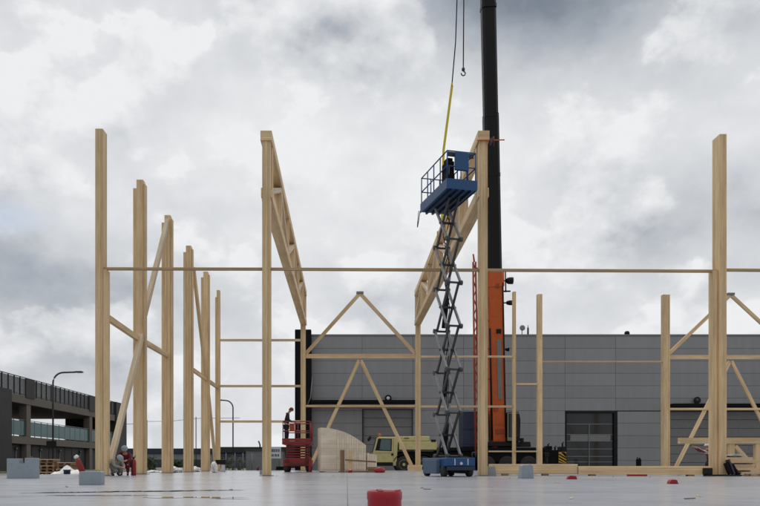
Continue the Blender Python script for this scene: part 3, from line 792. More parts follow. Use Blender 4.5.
# foot of the heavy column
t_ = thing('column_shoe', (XR, D0 - .3, 0), 'black steel shoe and loose plates at the foot of the heavy right column', 'column shoe')
D = D0 - .12
sub(t_, 'base_plate', BLACK, lambda mb: mb.box(XR - .65, XR + .62, D - .32, D - .005, 0, .06, .01))
sub(t_, 'bracket', BLACK, lambda mb: mb.box(XR - .70, XR - .40, D - .25, D - .02, .062, .30, .02))
for (xx, an, hh, mt) in ((.14, .26, .42, MATT), (.27, .40, .54, PURP), (.40, .36, .36, MATT), (.50, .62, .26, PURP)):
    sub(t_, 'plate', mt, lambda mb: mb.bar((XR + xx + .1, D - .2, .065), (XR + xx + .1 - an * .45, D - .12, .065 + hh), .07, .22, (1, 0, 0), .012))
for xx in (.78, .98, 1.15, 1.4):
    mb = MB(); mb.box(XR + xx, XR + xx + .13, D - .3, D - .15, 0, .09, .01)
    tag(mb.obj('timber_offcut', WOODB, origin=(XR + xx, D - .2, 0)), 'small dark offcut on the slab right of the heavy column foot', 'offcut', 'offcuts by the heavy column')

# low truss and lumber stack at the right
D = 36
t_ = thing('prefabricated_truss', (PX(679, D), D, 0), 'prefabricated timber truss standing upright on the slab behind the heavy right column', 'truss')
zt_, x0_, x1_ = PZ(438, D), PX(679, D), PX(815, D)
sub(t_, 'top_chord', WOOD, lambda mb: mb.boxh(x0_, x1_, D - .15, D + .15, zt_ - .27, zt_, .01))
sub(t_, 'bottom_chord', WOOD, lambda mb: mb.boxh(x0_ + 1.9, x1_, D - .15, D + .15, .0, .2, .01))
for i, px in enumerate((731, 757, 783, 809)):
    X = PX(px, D); sub(t_, 'post', WOOD, lambda mb: mb.box(X - .12, X + .12, D - .11, D + .11, .203, zt_ - .273))
    if px < 809:
        Xn = PX(px + 26, D); a, b_ = (X + .17, Xn - .17)
        sub(t_, 'diagonal', WOOD, lambda mb: mb.bar((a, D, zt_ - .38), (b_, D, .32), .2, .18, (0, 1, 0)))
D = 29.6
rnd = random.Random(3)
LB = 'boards stacked at the right'
z = .0
rows = [(729, 758, .15, WOODP, 0, 0, 'lowest pale board'), (731, 753, .045, WOODB, .18, 0, 'lower dark batten'), (726.5, 757, .13, WOOD, -.05, 1.2, 'second thick board'), (725, 752, .12, WOODP, .02, -1.6, 'pale middle board'), (730, 756, .04, WOODB, .2, 0, 'upper dark batten'),
        (727, 760, .12, WOOD, -.08, 2.0, 'upper yellow board'), (728.5, 754, .11, WOODP, .05, -2.5, 'topmost pale board')]
for xa, xb, th, mt, dy, rz_, nm in rows:
    xm = (PX(xa, D) + PX(xb, D)) / 2; hl_ = (PX(xb, D) - PX(xa, D)) / 2
    mb = MB(); mb.boxh(xm - hl_, xm + hl_, D + dy, D + dy + 1, z, z + th - .006, .008)
    o = tag(mb.obj('board', mt, origin=(xm, D + .5, z)), nm + ' of the lumber pile right of the heavy column', 'board', LB); o.rotation_euler = (0, 0, R(rz_))
    z += th
mb = MB(); mb.blob((PX(740, D), D + .5, z + .05), .34, .3, .06, .3, 3, 9, flat=-.046).crumple(.025, 2); tag(mb.obj('plastic_wrap', PALEC, origin=(PX(740, D), D + .5, z)), 'crumpled white sheet lying on top of the lumber pile', 'plastic sheet')
for k, (px, L, rz_, D_) in enumerate(((738, .7, 24, 28.2), (748, .9, -14, 28.6), (756, .6, 40, 27.6))):
    mb = MB(); x = PX(px, D_); mb.boxh(x - L / 2, x + L / 2, D_ - .06, D_ + .06, 0, .05 + .02 * k, .006)
    o = tag(mb.obj('loose_plank', (WOODB, WOOD, WOODM)[k], origin=(x, D_, 0)), ('short dark plank lying before the lumber pile', 'longest loose plank before the lumber pile', 'angled loose plank at the far right before the pile')[k], 'plank', 'loose planks by the lumber pile'); o.rotation_euler = (0, 0, R(rz_))
# ------------------------------------------------------------------ pale panel stack
t_ = thing('panel_stack', (PX(321.5, 42.2), 42.2, 0), 'pale stack of tapered wooden panels standing right of the red lift', 'panel stack', rz=R(15), local=True)
top_ln = [(0, 2.49), (.45, 2.46), (.9, 2.38), (1.35, 2.25), (1.8, 2.05), (2.2, 1.80), (2.62, 1.52)]
def top_at(x):
    for (xa, za), (xb, zb) in zip(top_ln, top_ln[1:]):
        if xa <= x <= xb: return za + (zb - za) * (x - xa) / (xb - xa)
    return top_ln[-1][1]
n = 6; th = .9 / n
for k in range(n):
    s_ = .025 * random.uniform(-1, 1); dz_ = random.uniform(-.02, .012)
    def planks(mb):
        x = 0.0
        while x < 2.6:
            wdt = .90 if x == 0 else .142
            xb = min(x + wdt, 2.62); zs = [(q, top_at(q) + dz_) for q in [xb] + [p[0] for p in reversed(top_ln) if x < p[0] < xb] + [x]]
            jog = random.uniform(-.004, .004) if k == 0 else 0
            mb.prism([(x + s_ + .004, .05), (xb + s_ - .004, .05)] + [(min(max(q, x + .004), xb - .004) + s_, z) for q, z in zs], k * th + jog, (k + 1) * th - .014, .003)
            x = xb
    sub(t_, 'panel', WOODW, planks)
def lowbox(mb):
    x = 2.68
    while x < 3.2: mb.box(x, x + .135, .1, .75, .05, 1.08 - (x - 2.68) * .25, .004); x += .142
sub(t_, 'end_panel', WOODW, lowbox)
sub(t_, 'bearers', WOODB, lambda mb: [mb.box(x, x + .1, .02, .88, 0, .048) for x in (.1, 1.2, 2.3, 3.0)])
D = 41.6
for px, ya, lab in ((342.5, 450, 'left brown post leaning against the pale panel stack'), (350.5, 450, 'right brown post standing before the pale panel stack')):
    mb = MB(); mb.box(PX(px - 2.3, D), PX(px + 2.1, D), D, D + .2, 0, PZ(ya, D), .01); tag(mb.obj('timber_post', WOODB if px < 345 else WOOD, origin=(PX(px, D), D, 0)), lab, 'post', 'posts before the panel stack')
stick('timber_batten', (PX(345, D), D - .15, PZ(460, D)), (PX(376, D), D - .1, PZ(462, D)), .06, .09, 'dark batten across the lower part of the pale panel stack', 'batten', None, (0, 1, 0), WOODB)
stick('timber_batten', (PX(345, D), D - .2, .05), (PX(371, D), D - .2, .05), .1, .1, 'dark batten on the slab along the panel stack foot', 'batten', None, (0, 1, 0), WOODB)
mb = MB(); mb.boxh(PX(367, D), PX(384, D), D - .3, D + .5, .16, .30, .01); mb.boxh(PX(368, D), PX(383, D), D - .27, D - .1, 0, .157); mb.boxh(PX(368, D), PX(383, D), D + .2, D + .4, 0, .157)
tag(mb.obj('pallet', WOODB, origin=(PX(375, D), D, 0)), 'low brown pallet on the slab left of the truck wheel', 'pallet')
mb = MB(); mb.blob((PX(380, 40), 40, .12), .30, .2, .15, .1, 3, 4, flat=-.115); tag(mb.obj('red_bag', REDB, origin=(PX(380, 40), 40, 0)), 'small dark red bag before the brown pallet', 'bag')
mb = MB(); mb.blob((PX(350.5, 40), 40, .09), .12, .12, .1, .1, 3, 5, flat=-.085); tag(mb.obj('red_bag', REDB, origin=(PX(350.5, 40), 40, 0)), 'tiny red bag at the foot of the right brown post', 'bag')

# ------------------------------------------------------------------ small blocks and red markers on the slab
def block(px, wpx, y0, y1, label, rz=0, notch=False, deep=.3, taper=0.0):
    D = CZ * FPX / (y1 - YH); W = wpx * D / FPX; H = (y1 - y0) * D / FPX
    t_ = thing('concrete_block', (PX(px, D), D + deep / 2, 0), label, 'block', 'pale grey blocks on the slab', R(rz), True)
    def f(mb):
        if notch:
            w_ = W / 2
            mb.prism([(-w_, 0), (w_, 0), (w_, H), (.12 * W, H), (.12 * W, H * .72), (-.08 * W, H * .72), (-.08 * W, H * .97), (-w_, H * .97)], -deep / 2, deep / 2, .012)
        else: mb.prism([(-W / 2, 0), (W / 2, 0), (W / 2 - taper * .6, H * .96), (W / 2 - taper - .02, H), (-W / 2 + taper + .03, H), (-W / 2 + taper, H * .93)], -deep / 2, deep / 2, .012)
    sub(t_, 'body', GREYBLK, f)
    sub(t_, 'lifting_eye', STEEL, lambda mb: mb.tube([(W * .2, 0, H * (.98 if not notch else .97)), (W * .2, 0, H + .02), (W * .27, 0, H + .03), (W * .34, 0, H + .02), (W * .34, 0, H * .98)], .007, 6))
    return t_
block(20.5, 28, 458, 478.5, 'largest pale grey block with a notch in its top, far left', 6, True, .4)
block(89.5, 22, 471.5, 485, 'pale grey block on the slab nearest the tallest left column', 4)
block(264, 9, 470.5, 474.6, 'flat pale grey block at the foot of the left truss column', 0, False, .2)
block(491, 12, 466.5, 476, 'smaller pale grey block right of the right truss column', -8, False, .3, .07)
block(527, 13.5, 465, 478.5, 'taller pale grey block in front of the left sill beam', 5, False, .3, .045)
def wedge(px, y1, wpx, hpx, label):
    D = CZ * FPX / (y1 - YH); W = wpx * D / FPX; H = hpx * D / FPX
    t_ = thing('marker_cap', (PX(px, D), D, 0), label, 'marker', 'red plastic markers on the slab')
    X = PX(px, D)
    sub(t_, 'body', REDB, lambda mb: mb.prism([(X - W / 2, .0), (X + W / 2, 0), (X + W * .42, H * .8), (X + W * .2, H), (X - W * .25, H), (X - W * .42, H * .6)], D, D + .16, .008))
    sub(t_, 'rim', REDD, lambda mb: mb.boxh(X - W * .5, X + W * .5, D - .02, D - .002, .0, H * .2))
wedge(572.5, 479.3, 9.5, 3.6, 'low red marker on the slab before the right sill beam')
wedge(674, 484, 8.6, 4.4, 'small square red marker nearest the heavy right column')
stick('red_strip', (PX(627, 27.6), 27.6, .035), (PX(647, 27.5), 27.5, .035), .1, .07, 'flat red strip lying along the foot of the right sill beam', 'strip', None, (0, 1, 0), REDB)
# red cap close to the camera
D = 4.0; X = PX(384.5, D); zt_ = PZ(490.5, D); r = 17.2 * D / FPX
t_ = thing('pipe_cap', (X, D, 0), 'glossy red plastic cap close to the camera at the bottom edge', 'cap')
sub(t_, 'body', REDB, lambda mb: mb.lathe((X, D, 0), (0, 0, 1), [(r * .97, 0), (r * 1.0, .02), (r * .985, zt_ - .05), (r * 1.02, zt_ - .045), (r * 1.02, zt_ - .012), (r * .99, zt_ - .002), (r * .84, zt_), (r * .80, zt_ - .01), (r * .78, zt_ - .035), (.001, zt_ - .036)], 48))
for a_ in (1.9, 4.4, 5.6, .4):
    sub(t_, 'lug', REDB, lambda mb: mb.bar((X + math.cos(a_) * r * .88, D + math.sin(a_) * r * .88, zt_ - .012), (X + math.cos(a_) * r * .88, D + math.sin(a_) * r * .88, zt_ + .004), .02, .03, (math.cos(a_), math.sin(a_), 0), .003))

rc = random.Random(17)
for k in range(22):
    D = rc.uniform(8, 30); x = PX(rc.uniform(60, 740), D); a_ = rc.uniform(0, 3.1); L = rc.uniform(.02, .09)
    mb = MB(); c_ = Vector((x, D, .008)); u_ = Vector((math.cos(a_), math.sin(a_), 0)) * L; mb.bar(c_ - u_, c_ + u_ + Vector((0, 0, .004)), rc.uniform(.012, .03), .013, (-u_.y, u_.x, 0), .002)
    tag(mb.obj('wood_chip', WOODB if k % 2 else WOODP, origin=c_), 'tiny wood chip lying loose on the open slab', 'wood chip', 'wood chips scattered over the slab')
# ------------------------------------------------------------------ clutter at the left
def canister(px, y0, y1, wpx, label, lean=0.0, tops=True, name='fire_extinguisher', cat='fire extinguisher'):
    D = CZ * FPX / (y1 - YH); W = wpx * D / FPX; H = (y1 - y0) * D / FPX
    t_ = thing(name, (PX(px, D), D, 0), label, cat, None, 0, True); t_.rotation_euler = (0, lean, 0)
    r = W / 2
    sub(t_, 'body', RED, lambda mb: mb.lathe((0, 0, 0), (0, 0, 1), [(r * .92, 0), (r, .03), (r, H * .66), (r * .8, H * .74), (r * .35, H * .79), (r * .35, H * .82)], 18))
    if tops:
        sub(t_, 'valve', BLACK, lambda mb: (mb.lathe((0, 0, H * .82), (0, 0, 1), [(r * .4, 0), (r * .45, H * .06)], 10), mb.tube([(0, 0, H * .88), (r * .9, 0, H * .98)], .012, 6), mb.tube([(0, 0, H * .86), (r * .8, 0, H * .9)], .012, 6)))
        sub(t_, 'hose', BLACK, lambda mb: mb.tube([(-r * .3, -.01, H * .86), (-r * 1.0, -.02, H * 1.0), (-r * 1.35, -.02, H * .8), (-r * 1.25, -.02, H * .4)], .014, 8))
    return t_
canister(133.6, 455, 475.5, 5, 'slim red fire extinguisher with black hose before the second left column')
D = 28.4
mb = MB(); mb.blob((PX(109.3, D), D, .16), .06, .08, .17, .2, 3, 14, flat=-.158).crumple(.01, 6); tag(mb.obj('sack', WHITE, origin=(PX(109.3, D), D, 0)), 'small white sack touching the tallest left column', 'sack')
D = 30
t_ = thing('rolled_banner', (PX(84, D), D, 0), 'leaning red roll with a white end behind the pale grey block', 'roll', None, 0, True); t_.rotation_euler = (0, R(-23), 0)
sub(t_, 'roll', RED, lambda mb: mb.lathe((0, 0, 0), (0, 0, 1), [(.09, 0), (.12, .1), (.11, .6), (.07, .72)], 14))
sub(t_, 'tip', WHITE, lambda mb: mb.blob((0, 0, .78), .09, .09, .09, .15, 2, 3))
# white sheets, wraps and pallets beyond the slab
def wrap(px, D, wpx, ytop, label, seed, z0=0.0, mat=None):
    X = PX(px, D); H = PZ(ytop, D) - z0
    mb = MB(); mb.blob((X, D, z0 + H * .4), wpx * D / FPX / 2, .5, H * .6, .16, 4, seed, flat=-H * .4)
    mb.crumple(.02, seed); return tag(mb.obj('plastic_wrap', mat or WHITE, origin=(X, D, z0)), label, 'plastic sheet', 'white plastic bundles')
D = 36
mb = MB(); rnd = random.Random(6); nx, ny = 36, 8
vs = []
for j in range(ny + 1):
    for i in range(nx + 1):
        u, v_ = i / nx, j / ny
        vs.append((PX(36, D) + u * (PX(78, D) - PX(36, D)), D + v_ * 1.6, GZ + .06 + (.30 * math.exp(-((u - .6) / .2) ** 2) + .22 * u + .1 * math.sin(u * 21 + v_ * 3) * .5 + rnd.uniform(-.025, .025) + .06) * math.sin(math.pi * min(1, v_ * .9 + .1))))
mb.quadmesh(vs, [(j * (nx + 1) + i, j * (nx + 1) + i + 1, (j + 1) * (nx + 1) + i + 1, (j + 1) * (nx + 1) + i) for j in range(ny) for i in range(nx)])
o = tag(mb.obj('plastic_sheet', WHITE, origin=(PX(57, D), D, GZ)), 'rumpled white plastic sheet on the ground below the car park', 'plastic sheet')
mb = MB(); mb.lathe((PX(67, 34), 34, GZ), (0, 0, 1), [(.13, 0), (.15, .38), (.17, .40), (.16, .42)], 18); tag(mb.obj('barrel', BLUED, origin=(PX(67, 34), 34, GZ)), 'small dark blue drum beside the white plastic sheet', 'drum')
wrap(176, 41, 11, 467, 'white plastic bundle between the third and fourth left columns', 31)
wrap(196, 45, 9, 466.3, 'white plastic bundle between the fourth and fifth left columns', 32)
wrap(152, 40, 12, 470, 'flat white plastic bundle between the second and third left columns', 33)
D = 47
for i, (xa, xb, n_) in enumerate(((39, 55, 5), (56.5, 72, 4))):
    for k in range(n_):
        z0 = GZ + k * .2
        t_ = thing('pallet', (PX(xa, D), D, z0), ('lowest', 'second lowest', 'middle', 'fourth', 'topmost')[k if n_ == 5 else (0, 1, 3, 4)[k]] + (' pallet of the left pile before the car park' if i == 0 else ' pallet of the right pile before the car park'), 'pallet', 'pallets piled before the car park')
        X0, X1 = PX(xa, D) + random.uniform(-.06, .06), PX(xb, D) + random.uniform(-.06, .06)
        sub(t_, 'deck', WOODB if (k + i) % 2 else WOOD, lambda mb: [mb.boxh(X0, X1, D + j * .2, D + j * .2 + .13, z0 + .15, z0 + .19) for j in range(5)])
        sub(t_, 'bearers', WOODB, lambda mb: [mb.box(X0 + (X1 - X0) * q - .05, X0 + (X1 - X0) * q + .05, D, D + .93, z0 + .004, z0 + .148) for q in (.06, .5, .94)])
# pump with black box near the last left column
D = 47
t_ = thing('site_cabinet', (PX(222, D), D, 0), 'black box on a pale stand by the last left column', 'cabinet')
sub(t_, 'box', BLACK, lambda mb: mb.box(PX(215.5, D), PX(225.5, D), D, D + .4, PZ(464.5, D), PZ(459.8, D), .02))
sub(t_, 'stand', SIGNW, lambda mb: mb.box(PX(221, D), PX(224.2, D), D + .05, D + .35, .02, PZ(464.6, D)))
sub(t_, 'foot', DSTEEL, lambda mb: mb.box(PX(219.5, D), PX(225.5, D), D, D + .4, 0, .018))
wrap(214.5, 40, 5.5, 461.5, 'upright pale plastic bag before the last left column', 35)
mb = MB(); mb.blob((PX(258, 55), 55, .14), .1, .1, .2, .2, 2, 5, flat=-.138); tag(mb.obj('red_bag', REDD, origin=(PX(258, 55), 55, 0)), 'dark red bag before the pale grey hut', 'bag')
D = 60
mb = MB(); mb.box(PX(276, D), PX(284, D), D, D + .5, GZ, PZ(466.5, D), .03); mb.tube([(PX(278, D), D - .02, GZ + .2), (PX(278, D), D + .1, GZ + .2)], .2, 14)
tag(mb.obj('toolbox', MATT, origin=(PX(280, D), D, GZ)), 'low black box on the ground below the notice board', 'box')

# ------------------------------------------------------------------ people
def skin(name, verts, edges, mat, parent, root=0, lv=2):
    """verts: (point, radius) ; a single smooth surface grown along the edges"""
    me = bpy.data.meshes.new(name); org = ORG.get(parent.name, Vector((0, 0, 0))) if parent else Vector((0, 0, 0))
    me.from_pydata([Vector(v[0]) - org for v in verts], edges, [])
    o = bpy.data.objects.new(name, me); col.objects.link(o); me.materials.append(mat)
    sk = o.modifiers.new('skin', 'SKIN'); sk.use_smooth_shade = True
    lay = me.skin_vertices[0] if me.skin_vertices else None
    if lay is None:
        bpy.context.view_layer.objects.active = o
        me.skin_vertices  # created with the modifier
        lay = me.skin_vertices[0]
    for i, (p, r_) in enumerate(verts):
        rr = r_ if isinstance(r_, tuple) else (r_, r_)
        lay.data[i].radius = rr; lay.data[i].use_root = (i == root)
    ss = o.modifiers.new('smooth', 'SUBSURF'); ss.levels = lv; ss.render_levels = lv
    if parent: o.parent = parent
    ORG[o.name] = org
    return o
def person(t_, J, jacket, trousers, helmet, face=(1, 0, 0), stripes=None):
    """J: joints in world space"""
    face = Vector(face).normalized(); side = Vector((0, 0, 1)).cross(face).normalized()
    V = []; E = []
    def add(p, r_, par=None):
        V.append((Vector(p), r_)); i = len(V) - 1
        if par is not None: E.append((par, i))
        return i
    def limbs(body, hands=True, off=0.0, cut=1.0):
        pel = add(J['pelvis'], .13 + off); ab = add(J['pelvis'].lerp(J['chest'], .5), .12 + off, pel); ch = add(J['chest'], .15 + off, ab)
        return pel, ab, ch
    pel, ab, ch = limbs(V)
    nk = add(J['neck'], .06, ch); hc = add(J['head'] - (J['head'] - J['neck']) * .25, .085, nk); hd = add(J['head'] + (J['head'] - J['neck']).normalized() * .05, .095, hc)
    tp = add(J['head'] + (J['head'] - J['neck']).normalized() * .10, .07, hd)
    ns = add(J['head'] + face * .115 - Vector((0, 0, .005)), .014, hd)
    for s_ in 'LR':
        sh = add(J['sh' + s_], .07, ch); el = add(J['el' + s_], .048, sh); wr = add(J['wr' + s_], .032, el)
        dr = (J['wr' + s_] - J['el' + s_]).normalized(); sd = dr.cross(Vector((0, 0, 1)));
        if sd.length < .1: sd = Vector((0, 1, 0))
        sd.normalize()
        pm = add(J['wr' + s_] + dr * .06, (.042, .02), wr)
        for k, (o_, L) in enumerate(((-.03, .07), (-.01, .085), (.01, .08), (.03, .06))):
            kn = add(J['wr' + s_] + dr * (.105) + sd * o_, .0095, pm); mid = add(J['wr' + s_] + dr * (.105 + L * .5) + sd * o_ - Vector((0, 0, .012)), .0085, kn)
            add(J['wr' + s_] + dr * (.105 + L * .85) + sd * o_ - Vector((0, 0, .035)), .007, mid)
        th1 = add(J['wr' + s_] + dr * .05 + sd * .055, .011, pm); add(J['wr' + s_] + dr * .10 + sd * .07 - Vector((0, 0, .015)), .009, th1)
        hp = add(J['hip' + s_], .095, pel); kn = add(J['kn' + s_], .06, hp); an = add(J['an' + s_], .04, kn); add(J['an' + s_] + face * .13 - Vector((0, 0, .05)), .035, an)
    body = skin('body', V, E, SKIN, t_)
    V2 = []; E2 = []
    def add2(p, r_, par=None):
        V2.append((Vector(p), r_)); i = len(V2) - 1
        if par is not None: E2.append((par, i))
        return i
    pe = add2(J['pelvis'] - Vector((0, 0, .03)), .165); ab = add2(J['pelvis'].lerp(J['chest'], .5), .155, pe); ch = add2(J['chest'], .185, ab); add2(J['chest'].lerp(J['neck'], .7), .09, ch)
    for s_ in 'LR':
        sh = add2(J['sh' + s_], .095, ch); el = add2(J['el' + s_], .068, sh); add2(J['el' + s_].lerp(J['wr' + s_], .95), .05, el)
    jk = skin('jacket', V2, E2, jacket, t_)
    V2.clear(); E2.clear()
    pe = add2(J['pelvis'] - Vector((0, 0, .02)), .155)
    for s_ in 'LR':
        hp = add2(J['hip' + s_], .115, pe); kn = add2(J['kn' + s_], .08, hp); add2(J['an' + s_], .062, kn)
    skin('trousers', V2, E2, trousers, t_)
    for s_ in 'LR':
        A = J['an' + s_]
        skin('boot', [(A + Vector((0, 0, .04)), .058), (A - Vector((0, 0, .035)), .055), (A + face * .09 - Vector((0, 0, .055)), .045), (A + face * .17 - Vector((0, 0, .06)), .038)], [(0, 1), (1, 2), (2, 3)], BLACK, t_, 0, 1)
    up = (J['head'] - J['neck']).normalized(); c = J['head'] + up * .05
    mb = MB(); mb.lathe(c, up, [(.135, .0), (.132, .02), (.126, .05), (.105, .095), (.06, .125), (.01, .135)], 18)
    mb.lathe(c + face * .05, up, [(.12, -.008), (.125, .006), (.1, .01)], 18)
    mb.obj('helmet', helmet, t_)
    mb = MB(); mb.blob(J['head'] - face * .03 + up * .01, .095, .095, .10, .02, 2, 1); mb.obj('hair', HAIR, t_)
    for q in (-1, 1):
        mb = MB(); mb.blob(J['head'] + face * .088 + side * .034 * q + up * .025, .013, .013, .011, 0, 1); mb.obj('eye', BLACK, t_)
        mb = MB(); mb.blob(J['head'] + side * .098 * q, .022, .012, .03, 0, 1); mb.obj('ear', SKIN, t_)
    mb = MB(); mb.bar(J['head'] + face * .092 - up * .045 - side * .025, J['head'] + face * .092 - up * .045 + side * .025, .008, .01); mb.obj('mouth', REDD, t_)
    return jk

# ------------------------------------------------------------------ red lift with a worker
D = 43.0
lx = PX(297, D)
rl = thing('scissor_lift', (lx, D, 0), 'red scissor lift, lowered, with a worker standing in its basket', 'lift')
z_ = lambda y: PZ(y, D)
xL, xR = PX(283, D), PX(311, D)
dep = 2.5
sub(rl, 'chassis', RED, lambda mb: mb.prism([(xL - .0, z_(466.5)), (xR, z_(466.5)), (xR, z_(460)), (xR - .15, z_(458)), (xL + .15, z_(458)), (xL, z_(460))], D, D + dep, .04))
sub(rl, 'bumper', REDD, lambda mb: (mb.boxh(xL + .25, xR - .25, D - .06, D - .003, z_(466), z_(463), .02), mb.boxh(xL + .1, xL + .35, D - .05, D - .003, z_(462.5), z_(459.5), .01), mb.boxh(xR - .35, xR - .1, D - .05, D - .003, z_(462.5), z_(459.5), .01)))
for sx in (xL + .16, xR - .16):
    for sy in (D + .35, D + dep - .35):
        wl = sub(rl, 'wheel', RUBBER, lambda mb: mb.lathe((sx - .13, sy, .3), (1, 0, 0), [(.2, 0), (.29, .03), (.3, .08), (.3, .18), (.29, .23), (.2, .26)], 20))
        sub(wl, 'rim', REDD, lambda mb: mb.lathe((sx - .14, sy, .3), (1, 0, 0), [(.15, 0), (.17, .01), (.17, .27), (.15, .28)], 16))
xs0, xs1 = PX(286, D), PX(307, D)
for k in range(5):
    zz = z_(457.5) + k * .145
    for xx in (xs0 + .06, xs1 - .06):
        sub(rl, 'scissor_arm', REDD, lambda mb: (mb.bar((xx, D + .1, zz + .07), (xx, D + dep - .1, zz + .10), .07, .10, (1, 0, 0))))
    sub(rl, 'cross_tube', RED, lambda mb: mb.tube([(xs0, D + .12, zz + .06), (xs1, D + .12, zz + .06)], .045, 8))
sub(rl, 'side_ladder', RED, lambda mb: (mb.box(PX(305, D), PX(305.8, D), D - .04, D - .01, z_(468), z_(445)), mb.box(PX(309.4, D), PX(310.2, D), D - .04, D - .01, z_(468), z_(445)), [mb.boxh(PX(305.9, D), PX(309.3, D), D - .035, D - .012, z_(466 - i * 4), z_(465.4 - i * 4)) for i in range(5)]))
sub(rl, 'platform', RED, lambda mb: (mb.boxh(xL - .05, xR + .02, D - .05, D + dep, z_(444.5), z_(441), .02), mb.boxh(xL - .05, xR + .02, D - .05, D - .01, z_(440.9), z_(438.5), .01)))
pz = z_(441)
def rails(mb):
    zt = z_(421.5); zm = z_(431)
    ptsx = [xL, (xL + xR) / 2 - .1, xR - .05]; ys = [D, D + dep / 2, D + dep - .05]
    for x in ptsx:
        for y in ys:
            if x == ptsx[1] and y == ys[1]: continue
            mb.tube([(x, y, pz), (x, y, zt)], .028, 8)
    for z in (zt, zm):
        mb.tube([(xL, D, z), (xR - .05, D, z)], .028, 8); mb.tube([(xL, D + dep - .05, z), (xR - .05, D + dep - .05, z)], .028, 8)
        mb.tube([(xL, D, z), (xL, D + dep - .05, z)], .028, 8); mb.tube([(xR - .05, D, z), (xR - .05, D + dep - .05, z)], .028, 8)
sub(rl, 'guard_rail', RED, rails)
sub(rl, 'control_box', ORANGEH, lambda mb: mb.box(PX(289.6, D), PX(294.6, D), D - .14, D - .035, z_(431.5), z_(423.5), .02))
sub(rl, 'outrigger', RED, lambda mb: (mb.box(PX(308.6, 42.7), PX(311, 42.7), 42.7, 42.9, .05, PZ(457, 42.7), .02), mb.box(PX(307.8, 42.7), PX(311.8, 42.7), 42.62, 42.95, 0, .048, .01)))
Dp = 43.5
def J_(px, py, dy=0.0): return Vector((PX(px, Dp), Dp + dy, PZ(py, Dp)))
t_ = thing('person', (PX(287, Dp), Dp, pz), 'worker in dark clothes and red helmet looking down from the red lift', 'person')
aa = .085
foot = pz + .095
Jt = dict(pelvis=J_(286.3, 425.3), chest=J_(287, 416.8), neck=J_(288.6, 412.6), head=J_(290.7, 410.3),
          shL=J_(287.4, 414.4, .19), shR=J_(287.4, 414.4, -.19), elL=J_(288.6, 420.2, .23), elR=J_(288.4, 420.3, -.24), wrL=J_(292.4, 422.0, .16), wrR=J_(292.2, 421.4, -.16),
          hipL=J_(286.4, 426.8, .10), hipR=J_(286.4, 426.8, -.10), knL=J_(287.6, 433.2, .12), knR=J_(286.4, 433.4, -.11))
Jt['anL'] = Vector((PX(287.2, Dp), Dp + .12, foot)); Jt['anR'] = Vector((PX(285.6, Dp), Dp - .12, foot))
person(t_, Jt, NAVY, NAVY, RED, (.88, 0, -.47))

# two workers crouching at the foot of the second left column
def croucher(px, D, H, face, label, jacket, trousers, helmet, lean):
    X = PX(px, D); f = Vector(face).normalized(); sd = Vector((0, 0, 1)).cross(f).normalized()
    t_ = thing('person', (X, D, 0), label, 'person', 'workers crouching by the left columns')
    O = Vector((X, D, 0)); U = Vector((0, 0, 1)); k = H / 1.2
    def q(a, s_, z): return O + f * a + sd * s_ + U * z
    Jt = dict(pelvis=q(-.18, 0, .42 * k), chest=q(-.02 + lean * .5, 0, .76 * k), neck=q(.06 + lean * .8, 0, .90 * k), head=q(.12 + lean, 0, 1.02 * k))
    for s_, g in (('L', 1), ('R', -1)):
        Jt['sh' + s_] = q(.0 + lean * .6, .17 * g, .84 * k); Jt['el' + s_] = q(.15 + lean * .6, .22 * g, .64 * k); Jt['wr' + s_] = q(.34 + lean * .6, .07 * g, .66 * k)
        Jt['hip' + s_] = q(-.17, .09 * g, .40 * k); Jt['kn' + s_] = q(.22, .13 * g, .47 * k if g > 0 else .38 * k); Jt['an' + s_] = q(-.05 if g > 0 else -.12, .12 * g, .095)
    person(t_, Jt, jacket, trousers, helmet, f)
croucher(124.6, 29.6, 1.2, (.25, -1, -.25), 'crouching worker in dark red jacket with pale helmet before second column', REDC, REDC, GREYBLK, .02)
croucher(116.0, 28.6, .80, (.9, -.6, -.35), 'crouching worker in pale grey clothes beside the tallest left column', PALEC, PALEC, GREYBLK, .06)

# worker bending behind the heavy column
Dp = 38.0
t_ = thing('person', (PX(707, Dp), Dp, 0), 'bending worker in red and white striped jacket left of the heavy right column', 'person')
stripe_m, tt_, b_ = M('striped_jacket')
oc = tt_.new('ShaderNodeTexCoord').outputs['Object']; sx = tt_.new('ShaderNodeSeparateXYZ'); tt_.l.new(oc, sx.inputs[0])
fr = tt_.math('FRACT', tt_.math('MULTIPLY', tt_.math('ADD', tt_.math('MULTIPLY', sx.outputs[2], .85), tt_.math('MULTIPLY', sx.outputs[0], .55)), 4.6))
tt_.l.new(tt_.mix(tt_.math('GREATER_THAN', fr, .62), (.15, .015, .02), (.50, .44, .40)), b_.inputs['Base Color']); b_.inputs['Roughness'].default_value = .8
Jt = dict(pelvis=J_(711.3, 457.6), chest=J_(707.6, 452.4), neck=J_(707.0, 449.2), head=J_(707.2, 446.6),
          shL=J_(706.8, 451.0, .19), shR=J_(706.8, 451.4, -.19), elL=J_(700.6, 450.6, .20), elR=J_(700.9, 451.6, -.20), wrL=J_(695.4, 447.0, .12), wrR=J_(695.6, 447.6, -.12),
          hipL=J_(711.3, 459.0, .1), hipR=J_(711.3, 459.0, -.1), knL=J_(707.4, 464.2, .12), knR=J_(706.2, 464.0, -.12))
Jt['anL'] = Vector((PX(708.4, Dp), Dp + .12, .095)); Jt['anR'] = Vector((PX(707, Dp), Dp - .12, .095))
person(t_, Jt, stripe_m, NAVY, WHITE, (-.95, 0, -.3))

